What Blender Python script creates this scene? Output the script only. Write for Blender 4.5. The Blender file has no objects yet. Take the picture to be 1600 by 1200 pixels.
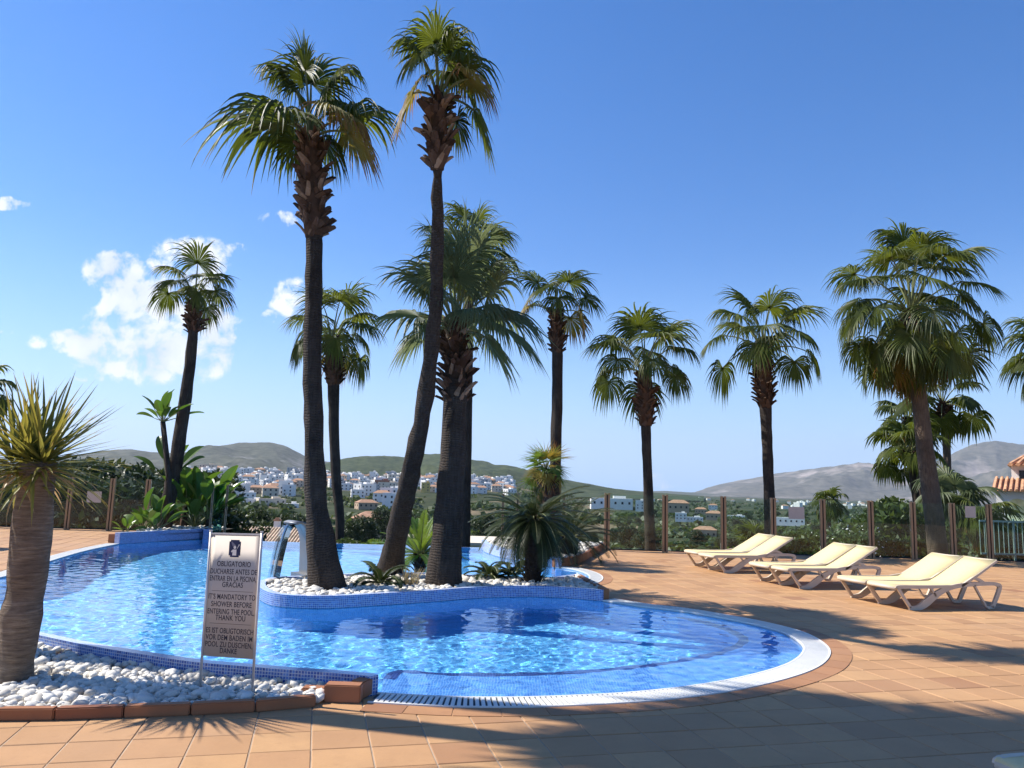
import bpy, bmesh, math, random
import numpy as np
from mathutils import Vector, Matrix, noise as mnoise
from mathutils.geometry import tessellate_polygon

SC = bpy.context.scene
COL = SC.collection
R = math.radians
random.seed(7)

# ------------------------------------------------------------------ camera
F_PX, EYE = 1200.0, 1.6
PITCH, ROLL = math.atan(160 / F_PX), 0.029
_f = Vector((0, math.cos(PITCH), math.sin(PITCH)))
_r0 = Vector((1, 0, 0)); _u0 = _r0.cross(_f)
_r = math.cos(ROLL) * _r0 + math.sin(ROLL) * _u0
_u = -math.sin(ROLL) * _r0 + math.cos(ROLL) * _u0
cam_d = bpy.data.cameras.new('camera'); cam = bpy.data.objects.new('camera', cam_d); COL.objects.link(cam)
cam.matrix_world = Matrix(((_r.x, _u.x, -_f.x, 0), (_r.y, _u.y, -_f.y, 0), (_r.z, _u.z, -_f.z, EYE), (0, 0, 0, 1)))
cam_d.sensor_width = 36; cam_d.lens = 36 * F_PX / 1600
cam_d.clip_start = 0.05; cam_d.clip_end = 60000
SC.camera = cam

# ------------------------------------------------------------------ sun, sky, exposure
SUN_EL = R(47); SUN_AZ = math.atan2(-0.970, 0.243)          # azimuth from +Y towards +X
SUN_DIR = Vector((math.sin(SUN_AZ) * math.cos(SUN_EL), math.cos(SUN_AZ) * math.cos(SUN_EL), math.sin(SUN_EL)))
sun_d = bpy.data.lights.new('sun', 'SUN'); sun_d.energy = 5.0; sun_d.angle = R(0.53); sun_d.color = (1.0, 0.95, 0.87)
sun = bpy.data.objects.new('sun', sun_d); COL.objects.link(sun)
sun.rotation_euler = SUN_DIR.to_track_quat('Z', 'Y').to_euler()
sun.location = (0, 0, 60)
try:
    sun_d.cycles.is_caustics_light = True
except Exception:
    pass
SC.view_settings.view_transform = 'Standard'; SC.view_settings.look = 'None'
SC.view_settings.exposure = 0.78; SC.view_settings.gamma = 1.0
SC.view_settings.use_curve_mapping = False
SC.render.engine = 'CYCLES'
SC.cycles.max_bounces = 8; SC.cycles.transparent_max_bounces = 24
SC.cycles.sample_clamp_indirect = 6.0
SC.cycles.use_denoising = True

def ray(x, y):
    return (_f * F_PX + _r * (x - 800) + _u * (600 - y))
def gp(x, y, z=0.0):
    d = ray(x, y); t = (z - EYE) / d.z
    return Vector((0, 0, EYE)) + d * t
def at(x, y, Y):
    d = ray(x, y); return Vector((0, 0, EYE)) + d * (Y / d.y)

wd = bpy.data.worlds.new('World'); SC.world = wd; wd.use_nodes = True
wn, wl = wd.node_tree.nodes, wd.node_tree.links
wn.clear()
def wnode(t, **k):
    n = wn.new(t)
    for a, b in k.items(): setattr(n, a, b)
    return n
def wmath(op, a, b=None, clamp=False):
    n = wnode('ShaderNodeMath', operation=op, use_clamp=clamp)
    for i, v in enumerate((a, b)):
        if v is None: continue
        if isinstance(v, (int, float)): n.inputs[i].default_value = v
        else: wl.new(v, n.inputs[i])
    return n.outputs[0]
sky = wnode('ShaderNodeTexSky'); sky.sky_type = 'NISHITA'; sky.sun_disc = False
sky.sun_elevation = SUN_EL; sky.sun_rotation = SUN_AZ
sky.air_density = 1.0; sky.dust_density = 0.15; sky.ozone_density = 1.5; sky.altitude = 60
tc = wnode('ShaderNodeTexCoord'); sep = wnode('ShaderNodeSeparateXYZ'); wl.new(tc.outputs['Generated'], sep.inputs[0])
yy = wmath('MAXIMUM', sep.outputs[1], 0.02)
uu = wmath('DIVIDE', sep.outputs[0], yy); vv = wmath('DIVIDE', sep.outputs[2], yy)
cmb = wnode('ShaderNodeCombineXYZ'); wl.new(uu, cmb.inputs[0]); wl.new(vv, cmb.inputs[1])
clouds = [(255, 500, 95, 62, .95), (180, 425, 42, 30, .75), (300, 410, 62, 34, .7), (115, 534, 58, 16, .75), (215, 545, 90, 45, .8), (310, 540, 52, 45, .75),
          (437, 343, 26, 12, .5), (14, 318, 30, 10, .5), (462, 465, 36, 26, .5), (165, 563, 20, 14, .5), (196, 577, 18, 16, .5), (420, 495, 12, 10, .4),
          (370, 388, 14, 9, .4), (140, 590, 20, 6, .4), (5, 518, 16, 5, .4), (1030, 752, 36, 10, .18)]
acc = None
for (x, y, rx, ry, w) in clouds:
    d = ray(x, y); u0, v0 = d.x / d.y, d.z / d.y
    a = wmath('DIVIDE', wmath('SUBTRACT', uu, u0), rx / 1180); b = wmath('DIVIDE', wmath('SUBTRACT', vv, v0), ry / 1180)
    q = wmath('ADD', wmath('MULTIPLY', a, a), wmath('MULTIPLY', b, b))
    m = wmath('MULTIPLY', wmath('SUBTRACT', 1.9, q, True), w)
    m = wmath('MINIMUM', m, w)
    acc = m if acc is None else wmath('MAXIMUM', acc, m)
nz = wnode('ShaderNodeTexNoise'); nz.inputs['Scale'].default_value = 28; nz.inputs['Detail'].default_value = 9; nz.inputs['Roughness'].default_value = .62; nz.inputs['Distortion'].default_value = .25
wl.new(cmb.outputs[0], nz.inputs['Vector'])
nz2 = wnode('ShaderNodeTexNoise'); nz2.inputs['Scale'].default_value = 14; nz2.inputs['Detail'].default_value = 6
wl.new(cmb.outputs[0], nz2.inputs['Vector'])
dens = wmath('SUBTRACT', wmath('ADD', acc, wmath('MULTIPLY', nz.outputs['Fac'], 5.2)), 2.86)
dens = wmath('MULTIPLY', wmath('MULTIPLY', dens, 1.35, True), wmath('MULTIPLY', acc, 3, True), True)
front = wmath('GREATER_THAN', sep.outputs[1], 0.05)
dens = wmath('MULTIPLY', wmath('MULTIPLY', dens, front), .96)
bg1 = wnode('ShaderNodeBackground'); bg1.inputs['Strength'].default_value = 0.090
hs = wnode('ShaderNodeHueSaturation'); hs.inputs['Saturation'].default_value = 1.0
hs.inputs['Saturation'].default_value = 1.32
muc = wnode('ShaderNodeMix', data_type='RGBA', blend_type='MULTIPLY'); muc.inputs[0].default_value = 1; wl.new(sky.outputs[0], muc.inputs[6]); muc.inputs[7].default_value = (1.04, 1.04, 1.2, 1)
wl.new(muc.outputs[2], hs.inputs['Color'])
el = wmath('DIVIDE', sep.outputs[2], 0.30); hz = wmath('SUBTRACT', 1.0, el, True); hz = wmath('MULTIPLY', wmath('POWER', hz, 1.6), .95)
mxc = wnode('ShaderNodeMix', data_type='RGBA'); wl.new(hz, mxc.inputs[0]); wl.new(hs.outputs[0], mxc.inputs[6]); mxc.inputs[7].default_value = (2.8, 4.9, 8.1, 1)
wl.new(mxc.outputs[2], bg1.inputs[0])
cr = wnode('ShaderNodeValToRGB'); cr.color_ramp.elements[0].position = .35; cr.color_ramp.elements[0].color = (.62, .70, .82, 1)
cr.color_ramp.elements[1].position = .6; cr.color_ramp.elements[1].color = (.93, .95, .98, 1)
wl.new(nz2.outputs['Fac'], cr.inputs[0])
bg2 = wnode('ShaderNodeBackground'); bg2.inputs['Strength'].default_value = .70; wl.new(cr.outputs[0], bg2.inputs[0])
mx = wnode('ShaderNodeMixShader'); wl.new(dens, mx.inputs[0]); wl.new(bg1.outputs[0], mx.inputs[1]); wl.new(bg2.outputs[0], mx.inputs[2])
wo = wnode('ShaderNodeOutputWorld'); wl.new(mx.outputs[0], wo.inputs[0])

# ------------------------------------------------------------------ helpers
class MB:
    def __init__(s): s.v = []; s.f = []; s.uv = []; s.mi = []; s.has_uv = False
    def add(s, vs, fs, uvs=None, mi=0):
        o = len(s.v); s.v += [tuple(p) for p in vs]
        for k, f in enumerate(fs):
            s.f.append(tuple(i + o for i in f)); s.mi.append(mi)
            if uvs is not None: s.uv.append(uvs[k]); s.has_uv = True
            else: s.uv.append(None)
    def box(s, c, d, rz=0, mi=0, M=None):
        hx, hy, hz = d[0] / 2, d[1] / 2, d[2] / 2
        vs = [Vector((x, y, z)) for z in (-hz, hz) for y in (-hy, hy) for x in (-hx, hx)]
        if M is None: M = Matrix.Translation(c) @ Matrix.Rotation(rz, 4, 'Z')
        vs = [M @ p for p in vs]
        s.add(vs, [(0, 2, 3, 1), (4, 5, 7, 6), (0, 1, 5, 4), (2, 6, 7, 3), (0, 4, 6, 2), (1, 3, 7, 5)], mi=mi)
    def tube(s, pts, rad, n=8, mi=0, cap=True, sx=1.0, side=None, uvs=False):
        pts = [Vector(p) for p in pts]; m = len(pts)
        if isinstance(rad, (int, float)): rad = [rad] * m
        t0 = (pts[1] - pts[0]).normalized()
        ref = Vector(side) if side is not None else (Vector((1, 0, 0)) if abs(t0.x) < .8 else Vector((0, 1, 0)))
        vs = []; L = 0; arc = []
        for i, p in enumerate(pts):
            t = (pts[min(i + 1, m - 1)] - pts[max(i - 1, 0)]).normalized()
            a = (ref - t * ref.dot(t)).normalized(); b = t.cross(a)
            if side is None: ref = a
            if i: L += (p - pts[i - 1]).length
            arc.append(L)
            for k in range(n):
                w = 2 * math.pi * k / n
                vs.append(p + a * math.cos(w) * rad[i] * sx + b * math.sin(w) * rad[i])
        fs = []; us = []
        for i in range(m - 1):
            for k in range(n):
                k2 = (k + 1) % n
                fs.append((i * n + k, i * n + k2, (i + 1) * n + k2, (i + 1) * n + k))
                us.append(((k / n, arc[i]), ((k + 1) / n, arc[i]), ((k + 1) / n, arc[i + 1]), (k / n, arc[i + 1])))
        if cap:
            fs.append(tuple(range(n))[::-1]); us.append([(0, 0)] * n)
            fs.append(tuple((m - 1) * n + k for k in range(n))); us.append([(0, 0)] * n)
        s.add(vs, fs, us if uvs else None, mi)
    def prism(s, poly, z0, z1, mi=0):
        n = len(poly)
        vs = [(p[0], p[1], z0) for p in poly] + [(p[0], p[1], z1) for p in poly]
        fs = [tuple(range(n))[::-1], tuple(range(n, 2 * n))] + [(i, (i + 1) % n, n + (i + 1) % n, n + i) for i in range(n)]
        s.add(vs, fs, mi=mi)
    def mesh(s, name, mats, smooth=False):
        me = bpy.data.meshes.new(name); me.from_pydata(s.v, [], s.f)
        for m in (mats if isinstance(mats, (list, tuple)) else [mats]): me.materials.append(m)
        if any(s.mi): me.polygons.foreach_set('material_index', s.mi)
        if s.has_uv:
            ul = me.uv_layers.new(name='UVMap'); flat = []
            for f, u in zip(s.f, s.uv):
                if u is None: u = [(0, 0)] * len(f)
                for q in u: flat += [q[0], q[1]]
            ul.data.foreach_set('uv', flat)
        if smooth: me.polygons.foreach_set('use_smooth', [True] * len(me.polygons))
        me.update(); return me
    def build(s, name, mats, parent=None, smooth=False):
        return obj(name, s.mesh(name, mats, smooth), parent)

def obj(name, me, parent=None, loc=None, rot=None, scale=None):
    o = bpy.data.objects.new(name, me); COL.objects.link(o)
    if parent is not None: o.parent = parent
    if loc is not None: o.location = loc
    if rot is not None: o.rotation_euler = rot
    if scale is not None: o.scale = (scale,) * 3 if isinstance(scale, (int, float)) else scale
    return o
def tag(o, label=None, cat=None, group=None, kind=None):
    if label: o['label'] = label
    if cat: o['category'] = cat
    if group: o['group'] = group
    if kind: o['kind'] = kind
    return o
def thing(name, label, cat, loc=(0, 0, 0), rz=0, group=None):
    return tag(obj(name, None, loc=loc, rot=(0, 0, rz)), label, cat, group)

# ------------------------------------------------------------------ materials
class NT:
    def __init__(s, name):
        s.m = bpy.data.materials.new(name); s.m.use_nodes = True; s.t = s.m.node_tree; s.n = s.t.nodes; s.l = s.t.links; s.n.clear()
        s.out = s.n.new('ShaderNodeOutputMaterial')
    def N(s, t, ins=None, **k):
        n = s.n.new(t)
        for a, b in k.items(): setattr(n, a, b)
        for a, b in (ins or {}).items(): s.set(n.inputs[a], b)
        return n
    def set(s, sock, v):
        if isinstance(v, bpy.types.NodeSocket): s.l.new(v, sock)
        else:
            if hasattr(sock.default_value, '__len__') and len(sock.default_value) == 4 and len(v) == 3: v = (*v, 1)
            sock.default_value = v
    def math(s, op, a, b=0.0, clamp=False):
        n = s.N('ShaderNodeMath', {0: a, 1: b}, operation=op, use_clamp=clamp); return n.outputs[0]
    def mix(s, fac, a, b, mode='MIX'):
        n = s.N('ShaderNodeMix', data_type='RGBA', blend_type=mode)
        s.set(n.inputs[0], fac); s.set(n.inputs[6], a); s.set(n.inputs[7], b); return n.outputs[2]
    def coord(s, k='Object'): return s.N('ShaderNodeTexCoord').outputs[k]
    def noise(s, scale, detail=4, rough=.55, vec=None, out='Fac', dist=0):
        n = s.N('ShaderNodeTexNoise', {'Scale': scale, 'Detail': detail, 'Roughness': rough, 'Distortion': dist})
        s.l.new(vec if vec is not None else s.coord(), n.inputs['Vector']); return n.outputs[out]
    def ramp(s, fac, *st):
        n = s.N('ShaderNodeValToRGB'); s.l.new(fac, n.inputs[0]); e = n.color_ramp.elements
        while len(e) < len(st): e.new(.5)
        for i, (p, c) in enumerate(st): e[i].position = p; e[i].color = (*c, 1)
        return n.outputs[0]
    def bump(s, h, strength=.3, dist=.02):
        return s.N('ShaderNodeBump', {'Height': h, 'Strength': strength, 'Distance': dist}).outputs[0]
    def rand(s): return s.N('ShaderNodeObjectInfo').outputs['Random']
    def pbr(s, col, rough=.6, metal=0., spec=.5, normal=None, **k):
        ins = {'Base Color': col, 'Roughness': rough, 'Metallic': metal, 'Specular IOR Level': spec}; ins.update(k)
        n = s.N('ShaderNodeBsdfPrincipled', ins)
        if normal is not None: s.l.new(normal, n.inputs['Normal'])
        return n.outputs[0]
    def fin(s, sh):
        s.l.new(sh, s.out.inputs[0]); return s.m

def mat_simple(name, col, rough=.6, metal=0., var=.15, scale=6, bump=0., spec=.4):
    t = NT(name); nz = t.noise(scale, 5)
    c2 = tuple(min(1, c * (1 + var)) for c in col); c1 = tuple(c * (1 - var) for c in col)
    c = t.ramp(nz, (.3, c1), (.7, c2))
    nrm = t.bump(t.noise(scale * 6, 4), bump, .01) if bump else None
    return t.fin(t.pbr(c, rough, metal, spec, nrm))

def mat_terracotta(name, base, var=.5):
    t = NT(name); rnd = t.rand()
    a = t.N('ShaderNodeNewGeometry').outputs['Random Per Island']
    rr = t.math('FRACT', t.math('ADD', rnd, a))
    col = t.ramp(rr, (0, (base[0] * .62, base[1] * .52, base[2] * .55)), (.10, tuple(c * .86 for c in base)), (.5, base), (.85, (base[0] * 1.1, base[1] * 1.16, base[2] * 1.12)), (1, (base[0] * .95, base[1] * 1.0, base[2] * 1.12)))
    geo = t.N('ShaderNodeNewGeometry').outputs['Position']
    n1 = t.noise(2.2, 6, .65, geo); n2 = t.noise(60, 3, .6, geo); n3 = t.noise(.45, 4, .6, geo)
    col = t.mix(t.math('MULTIPLY', t.math('SUBTRACT', n1, .25, True), 1.25, True), col, tuple(c * .62 for c in base), 'MIX')
    n4 = t.noise(9, 6, .75, geo); col = t.mix(t.math('MULTIPLY', t.math('SUBTRACT', n4, .56, True), 2.2, True), col, (base[0] * .55, base[1] * .5, base[2] * .5))
    col = t.mix(t.math('MULTIPLY', t.math('SUBTRACT', n3, .45, True), 1.1, True), col, (base[0] * 1.0, base[1] * 1.15, base[2] * 1.4))
    col = t.mix(t.math('MULTIPLY', n2, .25), col, tuple(c * .45 for c in base))
    return t.fin(t.pbr(col, .62, 0, .3, t.bump(n2, .12, .004)))

TERRA = (.50, .275, .128)
M_TILE = mat_terracotta('terracotta_tile', TERRA)
M_BORDER = mat_terracotta('terracotta_border', (.42, .205, .095))
M_KERB = mat_terracotta('terracotta_kerb', (.38, .155, .068))
M_MORTAR = mat_simple('mortar', (.36, .27, .19), .9, var=.25, scale=3)
M_WHITE = mat_simple('white_plastic', (.68, .67, .63), .45, var=.05)
M_CHANNEL = mat_simple('channel_dark', (.05, .06, .07), .8)

def mat_mosaic(name, c_lo, c_hi, grout, size=.025, rough=.18, gw=.10):
    t = NT(name); uv = t.N('ShaderNodeUVMap').outputs[0]
    sc = t.N('ShaderNodeVectorMath', {0: uv, 1: (1 / size, 1 / size, 1)}, operation='MULTIPLY').outputs[0]
    fl = t.N('ShaderNodeVectorMath', {0: sc}, operation='FLOOR').outputs[0]
    fr = t.N('ShaderNodeVectorMath', {0: sc}, operation='FRACTION').outputs[0]
    sp = t.N('ShaderNodeSeparateXYZ'); t.l.new(fr, sp.inputs[0])
    def edge(o): return t.math('MINIMUM', o, t.math('SUBTRACT', 1.0, o))
    e = t.math('MINIMUM', edge(sp.outputs[0]), edge(sp.outputs[1]))
    g = t.math('LESS_THAN', e, gw)
    wn_ = t.N('ShaderNodeTexWhiteNoise', noise_dimensions='2D'); t.l.new(fl, wn_.inputs['Vector'])
    c = t.ramp(wn_.outputs['Value'], (0, c_lo), (.55, tuple((a + b) / 2 for a, b in zip(c_lo, c_hi))), (1, c_hi))
    c = t.mix(g, c, grout)
    return t.fin(t.pbr(c, rough, 0, .5))
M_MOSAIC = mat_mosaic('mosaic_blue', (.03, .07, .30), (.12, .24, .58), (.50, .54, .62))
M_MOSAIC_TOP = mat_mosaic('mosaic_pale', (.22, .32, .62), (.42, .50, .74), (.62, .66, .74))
M_POOL = mat_mosaic('mosaic_pool', (.04, .33, .71), (.13, .53, .90), (.29, .62, .91), rough=.4)
M_LEDGE = mat_mosaic('mosaic_ledge', (.04, .21, .60), (.12, .37, .80), (.28, .50, .85), rough=.4)
M_STRIPE = mat_mosaic('mosaic_navy', (.01, .025, .16), (.03, .06, .26), (.10, .16, .36), rough=.3)

def mat_water():
    t = NT('pool_water')
    g = t.N('ShaderNodeBsdfPrincipled', {'Base Color': (.86, .97, 1, 1), 'Roughness': 0.0, 'IOR': 1.33, 'Transmission Weight': 1.0})
    return t.fin(g.outputs[0])
M_WATER = mat_water()

def mat_glass(name, tint, refl=.9):
    t = NT(name); tr = t.N('ShaderNodeBsdfTransparent', {'Color': tint}); gl = t.N('ShaderNodeBsdfGlossy', {'Roughness': .02, 'Color': (refl, refl, refl)})
    fr = t.N('ShaderNodeFresnel', {'IOR': 1.35}); m = t.N('ShaderNodeMixShader', {0: fr.outputs[0], 1: tr.outputs[0], 2: gl.outputs[0]})
    return t.fin(m.outputs[0])
M_GLASS = mat_glass('fence_glass', (.91, .965, .945))
M_GLASS_T = mat_glass('screen_glass', (.45, .72, .66))
M_SHEET = mat_glass('water_sheet', (.94, .97, .98), .45)
M_BRONZE = mat_simple('bronze_aluminium', (.30, .20, .12), .4, .5, var=.1)
M_BLACK = mat_simple('matt_black', (.012, .012, .013), .7)
M_STEEL = mat_simple('brushed_steel', (.26, .26, .26), .45, .8, var=.1, scale=3)
M_PAPER = mat_simple('paper_notice', (.50, .44, .38), .8, var=.05)

def mat_leaf(name, c1, c2, tip=None, trans=.45, rough=.5, tip_at=.72):
    t = NT(name); rnd = t.rand()
    pos = t.N('ShaderNodeNewGeometry').outputs['Position']
    n1 = t.noise(3.0, 3, .6, pos)
    isl = t.N('ShaderNodeNewGeometry').outputs['Random Per Island']
    fac = t.math('MULTIPLY_ADD' if False else 'ADD', t.math('MULTIPLY', rnd, .4), t.math('ADD', t.math('MULTIPLY', n1, .35), t.math('MULTIPLY', isl, .35)))
    c = t.mix(fac, c1, c2)
    if tip is not None:
        uv = t.N('ShaderNodeUVMap').outputs[0]; sp = t.N('ShaderNodeSeparateXYZ'); t.l.new(uv, sp.inputs[0])
        w = t.math('ADD', sp.outputs[1], t.math('MULTIPLY', t.math('SUBTRACT', isl, .5), .35))
        k = t.math('MULTIPLY', t.math('SUBTRACT', w, tip_at), 3.2, True)
        c = t.mix(k, c, tip)
    df = t.pbr(c, rough, 0, .35)
    ct = t.N('ShaderNodeHueSaturation', {'Color': c, 'Value': 1.75, 'Saturation': 1.1, 'Hue': .48}).outputs[0]
    tl = t.N('ShaderNodeBsdfTranslucent', {'Color': ct})
    m = t.N('ShaderNodeMixShader', {0: trans, 1: df, 2: tl.outputs[0]})
    return t.fin(m.outputs[0])
M_FAN = mat_leaf('fan_leaf', (.016, .034, .008), (.125, .155, .026), (.22, .17, .06), tip_at=.86)
M_FAN_Y = mat_leaf('fan_leaf_yellow', (.16, .16, .03), (.28, .22, .05), (.24, .13, .05), tip_at=.55)
M_FAN_D = mat_leaf('fan_leaf_silver', (.07, .10, .045), (.15, .18, .085), (.25, .22, .10), tip_at=.9)
M_PETIOLE = mat_simple('petiole', (.16, .17, .06), .5)
M_CYCAD = mat_leaf('cycad_leaf', (.010, .022, .007), (.040, .058, .014), trans=.15)
M_CYCAD_L = mat_leaf('cycad_leaf_bright', (.07, .13, .02), (.14, .21, .04), trans=.35)
M_DRAC = mat_leaf('dracaena_leaf', (.10, .12, .03), (.27, .25, .055), (.28, .20, .07), trans=.33, tip_at=.75)
M_DRAC_D = mat_leaf('dracaena_dry_leaf', (.36, .25, .10), (.46, .34, .16), (.40, .30, .16), trans=.25)
M_STREL = mat_leaf('strelitzia_leaf', (.035, .09, .018), (.10, .18, .03), trans=.3, rough=.35)
M_PINE = mat_leaf('pine_foliage', (.014, .030, .010), (.045, .065, .020), trans=.2)
M_BUSH = mat_leaf('bush_foliage', (.025, .05, .012), (.07, .10, .025), trans=.3)
M_BUSH2 = mat_leaf('oleander_foliage', (.045, .085, .025), (.10, .14, .05), trans=.3)
M_BUSH3 = mat_leaf('lime_foliage', (.09, .15, .02), (.17, .24, .04), trans=.35)
M_FLOWER = mat_simple('white_flower', (.8, .76, .74), .7)
M_GRASS = mat_leaf('dry_grass', (.30, .25, .12), (.42, .36, .2), trans=.3)

def mat_trunk(name, c1, c2, ring=26, vertical=False):
    t = NT(name); uv = t.N('ShaderNodeUVMap').outputs[0]; pos = t.N('ShaderNodeNewGeometry').outputs['Position']
    sp = t.N('ShaderNodeSeparateXYZ'); t.l.new(uv, sp.inputs[0])
    n0 = t.noise(4, 4, .6, pos)
    w = t.math('SINE', t.math('ADD', t.math('MULTIPLY', sp.outputs[1], ring * 6.28), t.math('MULTIPLY', n0, 22)))
    st = t.N('ShaderNodeMapping', {'Scale': (1, 1, .12)}); t.l.new(pos, st.inputs['Vector'])
    nv = t.noise(38, 5, .7, st.outputs[0]); n1 = t.noise(2.0, 4, .6, pos)
    h = t.math('ADD', t.math('MULTIPLY', w, .16), t.math('MULTIPLY', nv, 1.3))
    f = t.math('ADD', t.math('MULTIPLY', nv, .8), t.math('MULTIPLY', n1, .45))
    c = t.ramp(f, (.35, c1), (.85, c2)); n5 = t.noise(1.1, 5, .7, pos); c = t.mix(t.math('MULTIPLY', t.math('SUBTRACT', n5, .5, True), 3.0, True), c, tuple(a * .55 for a in c1))
    c = t.mix(t.math('MULTIPLY', t.math('SUBTRACT', w, .6, True), t.math('MULTIPLY', n0, .8)), c, tuple(a * .5 for a in c1))
    return t.fin(t.pbr(c, .85, 0, .2, t.bump(h, .8, .025)))
M_TRUNK = mat_trunk('palm_trunk', (.015, .011, .009), (.088, .068, .053))
M_TRUNK_L = mat_trunk('palm_trunk_pale', (.06, .043, .031), (.19, .14, .10))
def mat_dtrunk():
    t = NT('dracaena_trunk'); pos = t.N('ShaderNodeNewGeometry').outputs['Position']
    st = t.N('ShaderNodeMapping', {'Scale': (1, 1, 9)}); t.l.new(pos, st.inputs['Vector'])
    n1 = t.noise(7, 6, .7, st.outputs[0]); n2 = t.noise(3.5, 4, .6, pos); n3 = t.noise(40, 4, .6, pos)
    c = t.ramp(t.math('ADD', t.math('MULTIPLY', n1, .75), t.math('MULTIPLY', n2, .35)), (.36, (.09, .064, .045)), (.55, (.19, .14, .10)), (.74, (.33, .26, .19)))
    return t.fin(t.pbr(c, .85, 0, .2, t.bump(t.math('ADD', n1, t.math('MULTIPLY', n3, .3)), .9, .02)))
M_DTRUNK = mat_dtrunk()
def mat_boot(name, c1, c2):
    t = NT(name); r = t.math('FRACT', t.math('ADD', t.rand(), t.N('ShaderNodeNewGeometry').outputs['Random Per Island']))
    n = t.noise(14, 4, .6, t.N('ShaderNodeNewGeometry').outputs['Position']); c = t.mix(t.math('ADD', t.math('MULTIPLY', r, .7), t.math('MULTIPLY', t.math('SUBTRACT', n, .4), .8), True), c1, c2)
    return t.fin(t.pbr(c, .85, 0, .2, t.bump(n, .4, .01)))
M_BOOT = mat_boot('leaf_base', (.030, .017, .011), (.15, .085, .055))
M_BOOT_L = mat_boot('leaf_base_cut', (.20, .12, .075), (.36, .25, .17))
M_PEB = NT('white_pebble'); 
def _peb():
    t = M_PEB; r = t.math('FRACT', t.math('ADD', t.rand(), t.N('ShaderNodeNewGeometry').outputs['Random Per Island']))
    c = t.ramp(r, (0, (.40, .36, .30)), (.25, (.58, .54, .47)), (1, (.72, .69, .62)))
    n = t.noise(14, 5, .6, t.N('ShaderNodeNewGeometry').outputs['Position'])
    c = t.mix(t.math('MULTIPLY', t.math('SUBTRACT', n, .5, True), 1.2), c, (.45, .40, .32))
    return t.fin(t.pbr(c, .7, 0, .3, t.bump(n, .3, .01)))
M_PEB = _peb()
M_SOIL = mat_simple('soil', (.12, .10, .08), .95, var=.3)
M_LFRAME = mat_simple('lounger_frame', (.55, .46, .35), .45, var=.06)
M_SLING = mat_simple('lounger_sling', (.66, .54, .28), .75, var=.05, scale=40, bump=.05)
M_SIGN = mat_simple('sign_panel', (.52, .44, .36), .6, var=.04)
M_NAVY = mat_simple('sign_navy', (.012, .018, .07), .5)
M_INK = mat_simple('sign_ink', (.03, .028, .04), .6)
M_SIGNW = mat_simple('sign_white', (.72, .68, .62), .6)
M_POLE = mat_simple('sign_pole', (.62, .58, .54), .35, .3)

# ------------------------------------------------------------------ pool outline (land side chain, from the right end of the spill edge round to its left end)
def P2(lst, z=0.0): return [gp(x, y, z).xy for x, y in lst]
def smooth(pts, n=6, closed=False):
    out = []; m = len(pts)
    for i in range(m - 1):
        p0, p1, p2, p3 = pts[max(i - 1, 0)], pts[i], pts[i + 1], pts[min(i + 2, m - 1)]
        for k in range(n):
            t = k / n
            out.append(.5 * ((2 * p1) + (p2 - p0) * t + (2 * p0 - 5 * p1 + 4 * p2 - p3) * t * t + (3 * p1 - p0 - 3 * p2 + p3) * t ** 3))
    out.append(pts[-1]); return out
Z_IS, Z_NW, Z_PR = .15, .14, .20
YE = 20.5
pR0 = at(752, 853, YE).xy; pR0.y = YE
seg_planterR = smooth([pR0] + P2([(757, 862), (785, 871), (830, 879), (868, 887)]))
seg_nub = smooth(P2([(868, 887), (890, 889), (912, 895), (921, 902), (914, 909), (898, 911)]), 5)
# island: rim measured on top of its wall
seg_islB = smooth([seg_nub[-1]] + P2([(848, 902), (780, 899), (719, 897), (640, 894), (552, 895.5), (476, 899), (432, 901), (412, 905), (403, 911), (409, 920), (430, 927.5), (480, 931), (530, 930.5), (605, 926.5), (680, 922), (755, 917), (850, 916), (942, 922)], Z_IS), 5)
iend = seg_islB[-1]
seg_copR = smooth([iend] + P2([(1000, 948), (1060, 955), (1120, 965), (1180, 977), (1225, 990), (1250, 1006), (1253, 1020), (1232, 1037), (1180, 1054), (1100, 1070), (1000, 1082), (900, 1088), (800, 1091), (700, 1090), (590, 1084)]), 5)
nw0 = seg_copR[-1]
seg_wallN = smooth([nw0, ] + P2([(584, 1052), ], Z_NW), 2) + smooth(P2([(584, 1052), (520, 1046.5), (455, 1042), (380, 1036), (312, 1030), (250, 1021), (150, 1005), (52, 985)], Z_NW) + [Vector((-5.35, 7.9)), Vector((-6.6, 8.35))], 4)[1:]
seg_left = smooth([seg_wallN[-1], Vector((-8.0, 8.9)), Vector((-8.7, 9.9)), Vector((-8.3, 11.0))] + P2([(0, 903), (70, 880), (130, 862), (186, 850)]), 5)
seg_planterL = P2([(186, 850), (240, 846.5), (328, 841)]); pL1 = Vector((seg_planterL[-1].x - .05, YE)); seg_planterL.append(pL1)
chain = []
for sg in (seg_planterR, seg_nub, seg_islB, seg_copR, seg_wallN, seg_left, seg_planterL):
    for p in sg:
        if not chain or (p - chain[-1]).length > 1e-4: chain.append(p.copy())
POOL = np.array([(p.x, p.y) for p in chain])

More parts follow.
